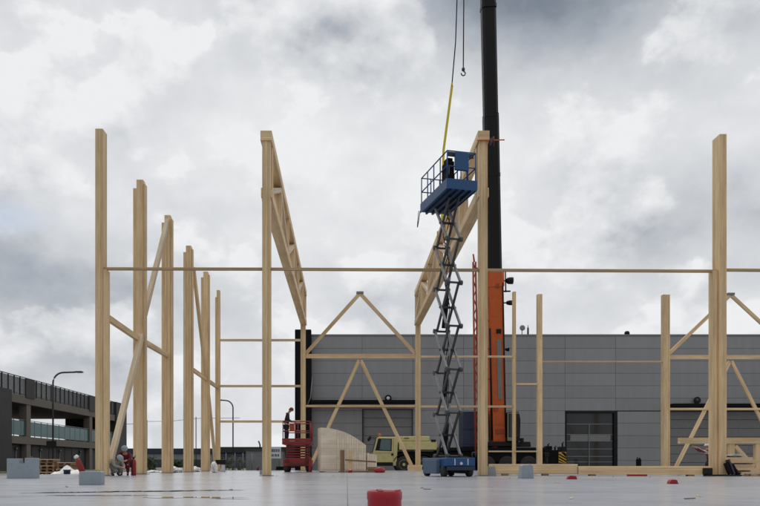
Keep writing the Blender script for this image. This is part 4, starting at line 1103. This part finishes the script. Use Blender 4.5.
# ------------------------------------------------------------------ blue scissor lift, raised
bl_ = thing('scissor_lift', (3.62, 27.34, 0), 'blue scissor lift raised high beside the right truss', 'lift', None, R(14), True)
hl, hw = 1.22, .54
sub(bl_, 'chassis', BLUE, lambda mb: mb.box(-hw, hw, -hl, hl, .36, .66, .03))
for q in (-1, 1): sub(bl_, 'end_bumper', BLUED, lambda mb: mb.boxh(-hw + .02, hw - .02, min(q * (hl + .003), q * (hl + .05)), max(q * (hl + .003), q * (hl + .05)), .22, .355, .01))
for sx in (-1, 1):
    sub(bl_, 'side_tray', BLUEG if sx < 0 else BLUE, lambda mb: mb.box(*(sorted((sx * (hw + .003), sx * (hw + .16)))), -hl + .55, hl - .55, .10, .60, .02))
    for sy in (-.85, .85):
        wl = sub(bl_, 'wheel', RUBBER, lambda mb: mb.lathe((sx * .47 - .1, sy, .2), (1, 0, 0), [(.12, 0), (.19, .02), (.2, .06), (.2, .14), (.19, .18), (.12, .2)], 20))
        sub(wl, 'rim', BLUED, lambda mb: mb.lathe((sx * .47 - .108, sy, .2), (1, 0, 0), [(.09, 0), (.1, .01), (.1, .205), (.09, .216)], 14))
sub(bl_, 'underframe', MATT, lambda mb: mb.box(-hw + .25, hw - .25, -hl + .06, hl - .06, .14, .358))
for sx in (-.22, .26): sub(bl_, 'tail_light', SIGNW, lambda mb: mb.box(sx - .015, sx + .015, -hl - .02, -hl - .003, .40, .62, .003))
sub(bl_, 'badge', SIGNW, lambda mb: mb.lathe((.02, -hl - .003, .46), (0, -1, 0), [(.05, 0), (.05, .006)], 16))
sub(bl_, 'ladder', BLUED, lambda mb: (mb.tube([(.40, -hl - .05, .66), (.40, -hl - .05, .84)], .018, 6), mb.tube([(.53, -hl - .05, .66), (.53, -hl - .05, .84)], .018, 6), mb.tube([(.40, -hl - .05, .84), (.53, -hl - .05, .84)], .018, 6)))
nS = 6; hS = 1.53; zS = .68; cS = .60; vo, vi = .255, .18
for i in range(nS):
    z0, z1 = zS + i * hS + .04, zS + (i + 1) * hS + .04 - (0.0 if i < nS - 1 else .06)
    for sg in (-1, 1):
        sub(bl_, 'scissor_arm', GREYS, lambda mb: mb.bar((sg * vo, -cS, z0), (sg * vo, cS, z1), .06, .11, (1, 0, 0), .008))  # paler grey on alternate arms paints in the light they catch
        sub(bl_, 'scissor_arm', DSTEEL, lambda mb: mb.bar((sg * vi, cS, z0), (sg * vi, -cS, z1), .06, .11, (1, 0, 0), .008))
    zm = (z0 + z1) / 2
    sub(bl_, 'pivot_tube', DSTEEL, lambda mb: mb.tube([(-vo - .06, 0, zm), (vo + .06, 0, zm)], .045, 10))
    for y in (-cS, cS):
        sub(bl_, 'cross_tube', DSTEEL, lambda mb: (mb.tube([(-vo - .05, y, z0), (vo + .05, y, z0)], .04, 10), [mb.tube([(q * vo - .055, y, z0), (q * vo + .055, y, z0)], .088, 12) for q in (-1, 1)]))
for (za, zb) in ((.85, 2.6), (2.9, 4.6), (5.4, 7.1)):
    cy = sub(bl_, 'hydraulic_cylinder', BLACK, lambda mb: mb.tube([(0, .38, za), (0, .05, za + (zb - za) * .6)], .085, 12))
    sub(cy, 'rod', STEEL, lambda mb: mb.tube([(0, .05, za + (zb - za) * .6), (0, -.2, zb)], .04, 10))
def hoses(mb):
    for q in range(3):
        pts = []
        for k in range(60):
            tt = k / 59; pts.append((.05 * q - .08 + .05 * math.sin(tt * 40 + q), .12 * math.sin(tt * 37 + q * 1.3), .75 + tt * 8.9))
        mb.tube(pts, .016, 6)
sub(bl_, 'hydraulic_hoses', BLACK, hoses)
pl0, pl1 = 9.86, 10.08
plat = sub(bl_, 'platform', BLUE, lambda mb: (mb.box(-hw, hw, -1.3, 1.35, pl0 + .03, pl1, .02), mb.box(-hw - .02, hw + .02, -1.33, -1.303, pl0, pl1 + .12), mb.box(-hw - .02, -hw - .003, -1.3, 1.35, pl0, pl1 + .12), mb.box(hw + .003, hw + .02, -1.3, 1.35, pl0, pl1 + .12)))
sub(plat, 'underframe', BLUED, lambda mb: [mb.bar((x, -1.2, pl0 - .02), (x, 1.25, pl0 - .02), .07, .09, (1, 0, 0)) for x in (-.36, -.12, .12, .36)])
def brails(mb):
    zt = pl1 + 1.08; zm = pl1 + .56; r_ = .022
    ys = [-1.28, -.62, 0.02, .66, 1.32]
    for x in (-hw + .02, hw - .02):
        for y in ys: mb.tube([(x, y, pl1), (x, y, zt)], r_, 8)
        for z in (zt, zm): mb.tube([(x, -1.28, z), (x, 1.32, z)], r_, 8)
        mb.tube([(x, -.62, zt - .08), (x, -.62, pl1 + .1), (x, -.1, pl1 + .1)], r_ * .8, 6)
    for y in (-1.28, 1.32):
        for z in (zt, zm): mb.tube([(-hw + .02, y, z), (hw - .02, y, z)], r_, 8)
        for x in (-.15, .2): mb.tube([(x, y, pl1), (x, y, zt)], r_, 8)
sub(plat, 'guard_rail', BLUE, brails)
sub(bl_, 'control_box', BLUE, lambda mb: mb.box(-.28, .22, -1.42, -1.315, pl1 + .40, pl1 + 1.02, .02))
sub(bl_, 'gate_panel', BLUED, lambda mb: mb.box(-.50, .46, -1.27, -1.23, pl1 + .9, pl1 + 1.06, .01))
eb = sub(bl_, 'equipment_case', MATT, lambda mb: (mb.box(-.48, -.20, -1.15, -.65, pl1 + .003, pl1 + .80, .03), mb.box(-.45, -.24, -1.1, -.75, pl1 + .803, pl1 + .92, .02)))
sub(eb, 'handle', STEEL, lambda mb: mb.tube([(-.42, -1.155, pl1 + .3), (-.42, -1.2, pl1 + .32), (-.42, -1.2, pl1 + .55), (-.42, -1.155, pl1 + .57)], .015, 6))
sub(bl_, 'toolbox', DSTEEL, lambda mb: (mb.box(-.12, .2, -.9, -.5, pl1 + .002, pl1 + .3, .02), mb.box(.27, .45, -1.0, -.6, pl1 + .002, pl1 + .25, .02)))
def loop(mb):
    pts = []
    for k in range(25):
        a_ = math.pi * k / 24; pts.append((-hw - .06 - .08 * math.sin(a_) - .05 * (k / 24), 1.25 + .02 * k / 24, pl0 + .05 - .62 * math.sin(a_)))
    mb.tube(pts, .014, 6)
sub(bl_, 'hanging_cable', BLACK, loop)

# clamp on the right truss head
t_ = thing('ratchet_clamp', (XT[1] + .3, D0 + .05, PZ(141, D0)), 'orange ratchet clamp on the top of the right truss column', 'clamp')
zc = PZ(141, D0)
sub(t_, 'bar', ORANGE, lambda mb: mb.tube([(XT[1] - .26, D0 - .10, zc - .02), (XT[1] + .75, D0 - .10, zc + .0)], .022, 8))
sub(t_, 'handle', REDD, lambda mb: mb.tube([(XT[1] + .35, D0 - .10, zc - .22), (XT[1] + .35, D0 - .10, zc + .12)], .03, 8))
sub(t_, 'jaw', DSTEEL, lambda mb: mb.box(XT[1] + .22, XT[1] + .3, D0 - .16, D0 + .1, zc - .12, zc + .05, .01))

# ------------------------------------------------------------------ mobile crane
D = 57.5
cr = thing('mobile_crane', (PX(460, D), D, GZ), 'mobile crane with beige cab, black chassis and tall orange and black boom', 'crane')
z_ = lambda y: PZ(y, D)
x_ = lambda p: PX(p, D)
W_ = 2.7
sub(cr, 'chassis', MATT, lambda mb: mb.boxh(x_(396), x_(546), D + .25, D + W_ - .25, z_(462), z_(451.2), .03))
sub(cr, 'side_deck', BEIGE, lambda mb: (mb.boxh(x_(399), x_(437), D + .02, D + W_, z_(450), z_(441.5), .05), mb.boxh(x_(399.5), x_(430), D + .15, D + W_ - .15, z_(441.3), z_(436.2), .05)))
sub(cr, 'engine_cover', BEIGE, lambda mb: (mb.boxh(x_(430.5), x_(437), D + .10, D + 1.2, z_(446), z_(441), .04)))
sub(cr, 'deck_trim', BLACK, lambda mb: (mb.boxh(x_(399), x_(437), D - .02, D + .015, z_(451), z_(450)), mb.boxh(x_(404), x_(409), D - .015, D + .015, z_(438.8), z_(438)), mb.boxh(x_(431), x_(436), D - .01, D + .095, z_(442), z_(439.5), .02)))
sub(cr, 'rear_deck', MATT, lambda mb: mb.boxh(x_(437.5), x_(546), D + .02, D + W_, z_(451), z_(447.5), .03))
cab = sub(cr, 'cab', BEIGE, lambda mb: mb.prism([(x_(374.3), z_(466)), (x_(396.5), z_(466)), (x_(398.4), z_(437)), (x_(378.3), z_(437)), (x_(376.6), z_(439)), (x_(373.2), z_(452))], D, D + W_, .05))
sub(cab, 'windscreen', GLASS, lambda mb: mb.prism([(x_(372.7), z_(452)), (x_(373.15), z_(452)), (x_(376.5), z_(438.8)), (x_(376.05), z_(438.8))], D + .12, D + W_ - .12))
sub(cab, 'window', GLASSC, lambda mb: mb.prism([(x_(379.5), z_(449.8)), (x_(390.5), z_(450.5)), (x_(391), z_(439.6)), (x_(381.2), z_(439.2))], D - .012, D - .003))
sub(cab, 'window_frame', BLACK, lambda mb: mb.prism([(x_(375.2), z_(450.6)), (x_(391.6), z_(451.3)), (x_(392), z_(438.8)), (x_(378.2), z_(438.6))], D - .0028, D + .02))
sub(cab, 'bumper', BLACK, lambda mb: (mb.boxh(x_(373.6), x_(393), D - .08, D + W_ + .05, z_(465.8), z_(462.3), .04)))
sub(cab, 'door_handle', BLACK, lambda mb: mb.boxh(x_(391.2), x_(393.2), D - .05, D - .003, z_(455.6), z_(453.6), .01))
sub(cab, 'door_seam', DSTEEL, lambda mb: (mb.box(x_(393.2), x_(393.5), D - .006, D - .001, z_(462), z_(438)), mb.boxh(x_(375), x_(393), D - .006, D - .001, z_(453.2), z_(452.9))))
for q in (-.35, W_ + .2): sub(cab, 'mirror', BLACK, lambda mb: (mb.box(x_(368.6), x_(371), D + q, D + q + .2, z_(440), z_(436.4), .03), mb.tube([(x_(370.5), D + q + .1, z_(437)), (x_(376.8), D + max(0.1, min(q, W_ - .1)), z_(438))], .025, 6)))
sub(cab, 'beacon', ORANGE, lambda mb: mb.lathe((x_(380), D + .6, z_(437)), (0, 0, 1), [(.1, 0), (.12, .05), (.1, .25), (.03, .3)], 14))
for px in (404, 424, 466, 487, 507.5, 529):
    for (ya, mir) in ((D - .02, 1), (D + W_ - .4, -1)):
        wl = sub(cr, 'wheel', RUBBER, lambda mb: mb.lathe((x_(px), ya, GZ + .66), (0, 1, 0), [(.38, .02), (.58, 0), (.65, .06), (.66, .2), (.65, .36), (.58, .42), (.38, .4)], 28))
        sub(wl, 'rim', BEIGE if px < 430 else DSTEEL, lambda mb: mb.lathe((x_(px), ya + (.03 if mir > 0 else .36), GZ + .66), (0, 1, 0), [(.1, -.03), (.12, -.0), (.3, .015), (.37, -.02), (.37, .02)], 24))
for px in (404, 424): sub(cr, 'mudguard', BLACK, lambda mb: mb.prism([(x_(px) + .84 * math.cos(q), GZ + .66 + .84 * math.sin(q)) for q in [R(k) for k in range(20, 161, 14)]] + [(x_(px) + .78 * math.cos(q), GZ + .66 + .78 * math.sin(q)) for q in [R(k) for k in range(160, 19, -14)]], D - .03, D + .5))
for px in (441, 544):
    sub(cr, 'outrigger', BLACK, lambda mb: (mb.box(x_(px) - .16, x_(px) + .16, D - .9, D + .02, z_(457), z_(453), .02), mb.tube([(x_(px), D - .8, z_(454)), (x_(px), D - .8, GZ + .06)], .09, 10), mb.lathe((x_(px), D - .8, GZ), (0, 0, 1), [(.32, 0), (.32, .06), (.1, .09)], 16)))
sub(cr, 'turntable', BLACK, lambda mb: (mb.lathe((x_(505), D + 1.35, z_(447.5)), (0, 0, 1), [(1.1, 0), (1.1, .2)], 28), mb.boxh(x_(488.5), x_(531), D + .12, D + 2.5, z_(446.4), z_(441.6), .05)))
sub(cr, 'counterweight', BLUED, lambda mb: (mb.boxh(x_(463.5), x_(488), D + .25, D + 2.5, z_(447.3), z_(411), .05), mb.boxh(x_(464.2), x_(487.4), D + .19, D + .246, z_(444), z_(430.5), .01), mb.boxh(x_(464.2), x_(487.4), D + .19, D + .246, z_(429), z_(413), .01)))
ccab = sub(cr, 'crane_cab', BLACK, lambda mb: mb.prism([(x_(507.5), z_(441.5)), (x_(519), z_(441.5)), (x_(519.6), z_(420)), (x_(518), z_(412)), (x_(507.5), z_(412))], D - .35, D + .9, .05))
sub(ccab, 'window', GLASSG, lambda mb: mb.boxh(x_(508.6), x_(517.4), D - .365, D - .353, z_(437), z_(414.5)))
sub(ccab, 'window_frame', mat_paint('pale_green_paint', (.16, .20, .10), .5, .3), lambda mb: (mb.box(x_(506.6), x_(507.6), D - .37, D - .2, z_(441), z_(413)), mb.boxh(x_(507.7), x_(518), D - .372, D - .355, z_(414), z_(413)), mb.boxh(x_(507.7), x_(512), D - .372, D - .355, z_(441), z_(437.5))))
sub(cr, 'side_boxes', BLACK, lambda mb: (mb.boxh(x_(519.5), x_(531), D + .03, D + .6, z_(447), z_(444), .03), mb.boxh(x_(521), x_(524), D + .03, D + .4, z_(443.8), z_(438), .03)))
# boom: a telescoped box boom leaning slightly
B0 = Vector((PX(497.6, 58.5), 58.5, PZ(443, 58.5)))
B1 = Vector((PX(488, 53.5), 53.5, PZ(0, 53.5)))
bd = (B1 - B0).normalized()
def bp_(t): return B0 + (B1 - B0) * t
tj = 1 - 268 / 443 * .93
def along(py):      # parameter of the boom point seen at image row py
    lo, hi = 0, 1.2
    for _ in range(40):
        m_ = (lo + hi) / 2; q = bp_(m_)
        if YH - (q.z - CZ) * FPX / q.y > py: lo = m_
        else: hi = m_
    return lo
ts = along(272)
bs = Vector((1, 0, 0))
def octo(mb, pa, pb, w_, h_, ch_=.22):
    a = (pb - pa).normalized(); x = (bs - a * bs.dot(a)).normalized(); y = a.cross(x)
    out_ = [(-.5 + ch_, -.5), (.5 - ch_, -.5), (.5, -.5 + ch_), (.5, .5 - ch_), (.5 - ch_, .5), (-.5 + ch_, .5), (-.5, .5 - ch_), (-.5, -.5 + ch_)]
    vs = [q + x * (u * w_) + y * (v_ * h_) for q in (pa, pb) for (u, v_) in out_]
    mb.quadmesh(vs, [tuple(range(7, -1, -1)), tuple(range(8, 16))] + [(k, (k + 1) % 8, (k + 1) % 8 + 8, k + 8) for k in range(8)])
boom = sub(cr, 'boom_base', ORANGE, lambda mb: octo(mb, bp_(-.015), bp_(ts), 1.20, 1.35, .12))
sub(cr, 'boom_extension', BLACK, lambda mb: (octo(mb, bp_(ts + .003), bp_(.75), 1.06, 1.15, .16), octo(mb, bp_(.752), bp_(1.9), .98, 1.05, .16)))
for tt_ in (.62, .75, .98):
    sub(cr, 'section_collar', BLACK, lambda mb: octo(mb, bp_(tt_), bp_(tt_ + .008), 1.09 if tt_ < .7 else 1.03, 1.2, .14))
sub(cr, 'boom_edge_shade', BLACK, lambda mb: mb.tube([bp_(0.0) + Vector((-.56, -.72, .2)), bp_(along(330)) + Vector((-.54, -.72, 0))], .075, 14))  # dark tube added as the shade along the boom's left edge
for py, xo, w_ in ((288, .1, .25), (333, .12, .36), (410, -.2, .3), (432, .1, .7)):
    q = bp_(along(py)) + Vector((xo, -.735, 0)); sub(boom, 'cover_plate', RUSTO if py != 333 else BLACK, lambda mb: mb.bar(q - bd * .16, q + bd * .16, w_, .05, (1, 0, 0), .01))
for py in (300, 322, 350, 380, 412):
    q = bp_(along(py)); sub(boom, 'side_bracket', ORANGE, lambda mb: mb.bar(q + Vector((-.60, -.5, 0)), q + Vector((-1.15, -.45, .12)), .14, .10, (0, 1, 0), .01))
sub(boom, 'hose', BLACK, lambda mb: [mb.tube([bp_(along(y)) + Vector((.46 + .03 * q, -.72, 0)) for y in (438, 400, 360, 320, 285)], .028, 6) for q in (0, 2)])
sub(boom, 'collar', ORANGE, lambda mb: octo(mb, bp_(ts - .035), bp_(ts + .002), 1.30, 1.45, .12))
sub(boom, 'inspection_plate', STEEL, lambda mb: mb.bar(bp_(along(400)) + Vector((.12, -.71, 0)), bp_(along(341)) + Vector((.12, -.71, 0)), .32, .03, (1, 0, 0)))
for py in (300, 318, 335, 405, 425):
    q = bp_(along(py)) + Vector((0, -.69, 0)); sub(boom, 'stiffener', ORANGE, lambda mb: mb.bar(q, q + bd * .12, 1.0, .03, (1, 0, 0)))
tip = Vector((5.95, 40.2, 72.0))
sub(cr, 'fly_jib', BLACK, lambda mb: octo(mb, bp_(1.9), tip, .6, .7, .12))
# lattice jib folded along the boom
def lattice(mb):
    pa, pb = P(477.5, 455, 57.2), P(474.3, 262, 55.5); a = pb - pa
    for (u, v_) in ((-.15, -.15), (.15, -.15), (-.15, .15), (.15, .15)): mb.tube([pa + Vector((u, v_, 0)), pb + Vector((u * .6, v_ * .6, 0))], .055, 6)
    n_ = 22
    for k in range(n_):
        q0, q1 = pa + a * (k / n_), pa + a * ((k + 1) / n_); f = 1 - .5 * k / n_; s_ = 1 if k % 2 else -1
        for v_ in (-.15, .15): mb.tube([q0 + Vector((.15 * s_ * f, v_ * f, 0)), q1 + Vector((-.15 * s_ * f, v_ * f, 0))], .02, 5)
        mb.tube([q0 + Vector((-.15 * f, -.15 * f, 0)), q0 + Vector((-.15 * f, .15 * f, 0))], .02, 5)
    mb.tube([pb, P(473.2, 254, 55.4)], .06, 6)
    for k in (.25, .5, .75, .97): 
        q = pa + a * k; mb.tube([q + Vector((.15, 0, 0)), q + Vector((1.0, .3, .1))], .04, 6)
sub(cr, 'lattice_jib', RUSTO, lattice)
def lamp_(py0, py1, L):
    def f(mb):
        q0 = bp_(along((py0 + py1) / 2)); 
        mb.tube([q0 + Vector((.55, -.2, 0)), q0 + Vector((.55 + L * .5, -.25, 0))], .05, 8)
        hh = (py1 - py0) * q0.y / FPX; mb.lathe(q0 + Vector((.6 + L * .3, -.25, 0)), (1, 0, 0), [(.1, 0), (hh * .42, .1), (hh * .5, .25), (hh * .5, L * .7)], 14)
    sub(cr, 'work_light', BLACK, f)
lamp_(278, 285, .75); lamp_(301, 306, .75); lamp_(348, 352, .35)
def brk(mb):
    q0, q1 = bp_(along(293)), bp_(along(270)); mb.tube([q0 + Vector((.8, -.25, 0)), q1 + Vector((.8, -.25, 0))], .05, 8)
    for py in (292, 271): q = bp_(along(py)); mb.tube([q + Vector((.5, -.22, 0)), q + Vector((1.15, -.25, 0))], .06, 8)
sub(cr, 'bracket', BLACK, brk)
# ropes, hook and sling
ropeA = P(452, 84, 40.2); ropeT = P(457, 0, 40.2)
sub(cr, 'hoist_rope', BLACK, lambda mb: mb.tube([tip + Vector((-.2, 0, 0)), ropeT.lerp(tip, .3) * 1.0, ropeT, P(455.6, 42, 40.2), ropeA], .03, 6))
hk = P(463.3, 69, 40.6)
sub(cr, 'hook_rope', BLACK, lambda mb: mb.tube([tip + Vector((.25, .3, 0)), P(463.8, 0, 40.6), hk + Vector((0, 0, .06))], .03, 6))
def hook(mb):
    mb.lathe(hk + Vector((0, 0, -.12)), (0, 0, 1), [(.02, 0), (.085, .04), (.085, .16), (.02, .22)], 12)
    pts = [hk + Vector((.11 * math.sin(q), 0, -.24 + .11 * math.cos(q))) for q in [R(k) for k in range(0, 290, 20)]]
    mb.tube(pts, .032, 8)
sub(cr, 'hook', DSTEEL, hook)
slb = Vector((XT[1] + (PX(418, DF) - XT[1]) * (40.2 - D0) / (DF - D0), 40.2, truss_top + .01))
mb = MB(); sl_t = ropeA; sl_m = P(443.6, 150, 40.2)
mb.tube([sl_t + Vector((0, 0, .05)), sl_t - Vector((0, 0, .12))], .05, 8)
mb.bar(sl_t - Vector((0, 0, .1)), sl_m, .13, .02, (1, .3, 0)); mb.bar(sl_m, slb, .13, .02, (1, .3, 0))
for q in (-1, 1): mb.bar(slb + Vector((q * .235, 0, .02)), slb + Vector((q * .235, 0, -.38)), .03, .18, (1, 0, 0))
mb.boxh(slb.x - .25, slb.x + .25, slb.y - .09, slb.y + .09, slb.z + .003, slb.z + .033)
tag(mb.obj('lifting_sling', YELLOW, origin=slb), 'yellow lifting sling between the crane rope and the right truss', 'sling')

# ------------------------------------------------------------------ dark machine with striped board beside the glazed door
D = 62
t_ = thing('generator', (PX(556, D), D, GZ), 'black generator with pipes and a striped warning board left of the glazed door', 'generator')
sub(t_, 'body', MATT, lambda mb: (mb.boxh(PX(545.5, D), PX(561, D), D, D + 1.4, GZ + .25, PZ(450, D), .05), mb.boxh(PX(547, D), PX(553, D), D + .2, D + 1.0, PZ(449.9, D), PZ(446, D), .04)))
sub(t_, 'pipes', BLACK, lambda mb: [mb.tube([(PX(p, D), D + .3, PZ(451, D)), (PX(p, D), D + .3, PZ(yy, D)), (PX(p + 1.2, D), D + .3, PZ(yy - 1, D))], .07, 8) for p, yy in ((549, 444.5), (556, 447), (563.5, 443))])
sub(t_, 'skid', DSTEEL, lambda mb: mb.boxh(PX(545, D), PX(566, D), D + .1, D + 1.3, GZ, GZ + .247))
sub(t_, 'exhaust_box', BLACK, lambda mb: mb.boxh(PX(561.3, D), PX(566, D), D + .2, D + 1.2, GZ + .25, PZ(446.5, D), .04))
def chev(mb):
    x0, x1, z0, z1 = PX(558.5, D), PX(566, D), PZ(464, D), PZ(452, D)
    mb.box(x0, x1, D - .06, D - .03, z0, z1)
    n_ = 4; p_ = (z1 - z0) / n_
    for k in range(n_):
        a = z0 + k * p_ - .0; b_ = a + p_ * .5; sl = (x1 - x0) * .55
        pts = [(x0 + .01, a + .01), (x1 - .01, max(a - sl, z0 + .01)), (x1 - .01, max(b_ - sl, z0 + .012)), (x0 + .01, b_)]
        mb.quadmesh([(x, D - .064, z) for x, z in pts], [(0, 1, 2, 3)], None, 1)
    a = z1 - .02; mb.quadmesh([(x1 - .01, D - .064, a - .42), (x1 - .01, D - .064, a - .14), (x1 - .14, D - .064, a), (x1 - .42, D - .064, a)], [(0, 1, 2, 3)], None, 1)
mb = MB(); chev(mb); mb.obj('warning_board', [YELLOWP, MATT], t_)
mb = MB(); D = 66; mb.box(PX(637.5, D), PX(641.5, D), D, D + .4, GZ, PZ(459, D), .04); mb.tube([(PX(638.4, D), D + .2, PZ(459, D)), (PX(638.4, D), D + .2, PZ(457.2, D))], .05, 8); mb.tube([(PX(640.5, D), D + .2, PZ(459, D)), (PX(640.5, D), D + .2, PZ(457.8, D))], .08, 8)
tag(mb.obj('bin', MATT, origin=(PX(639.5, D), D, GZ)), 'small black bin against the warehouse right of the glazed door', 'bin')
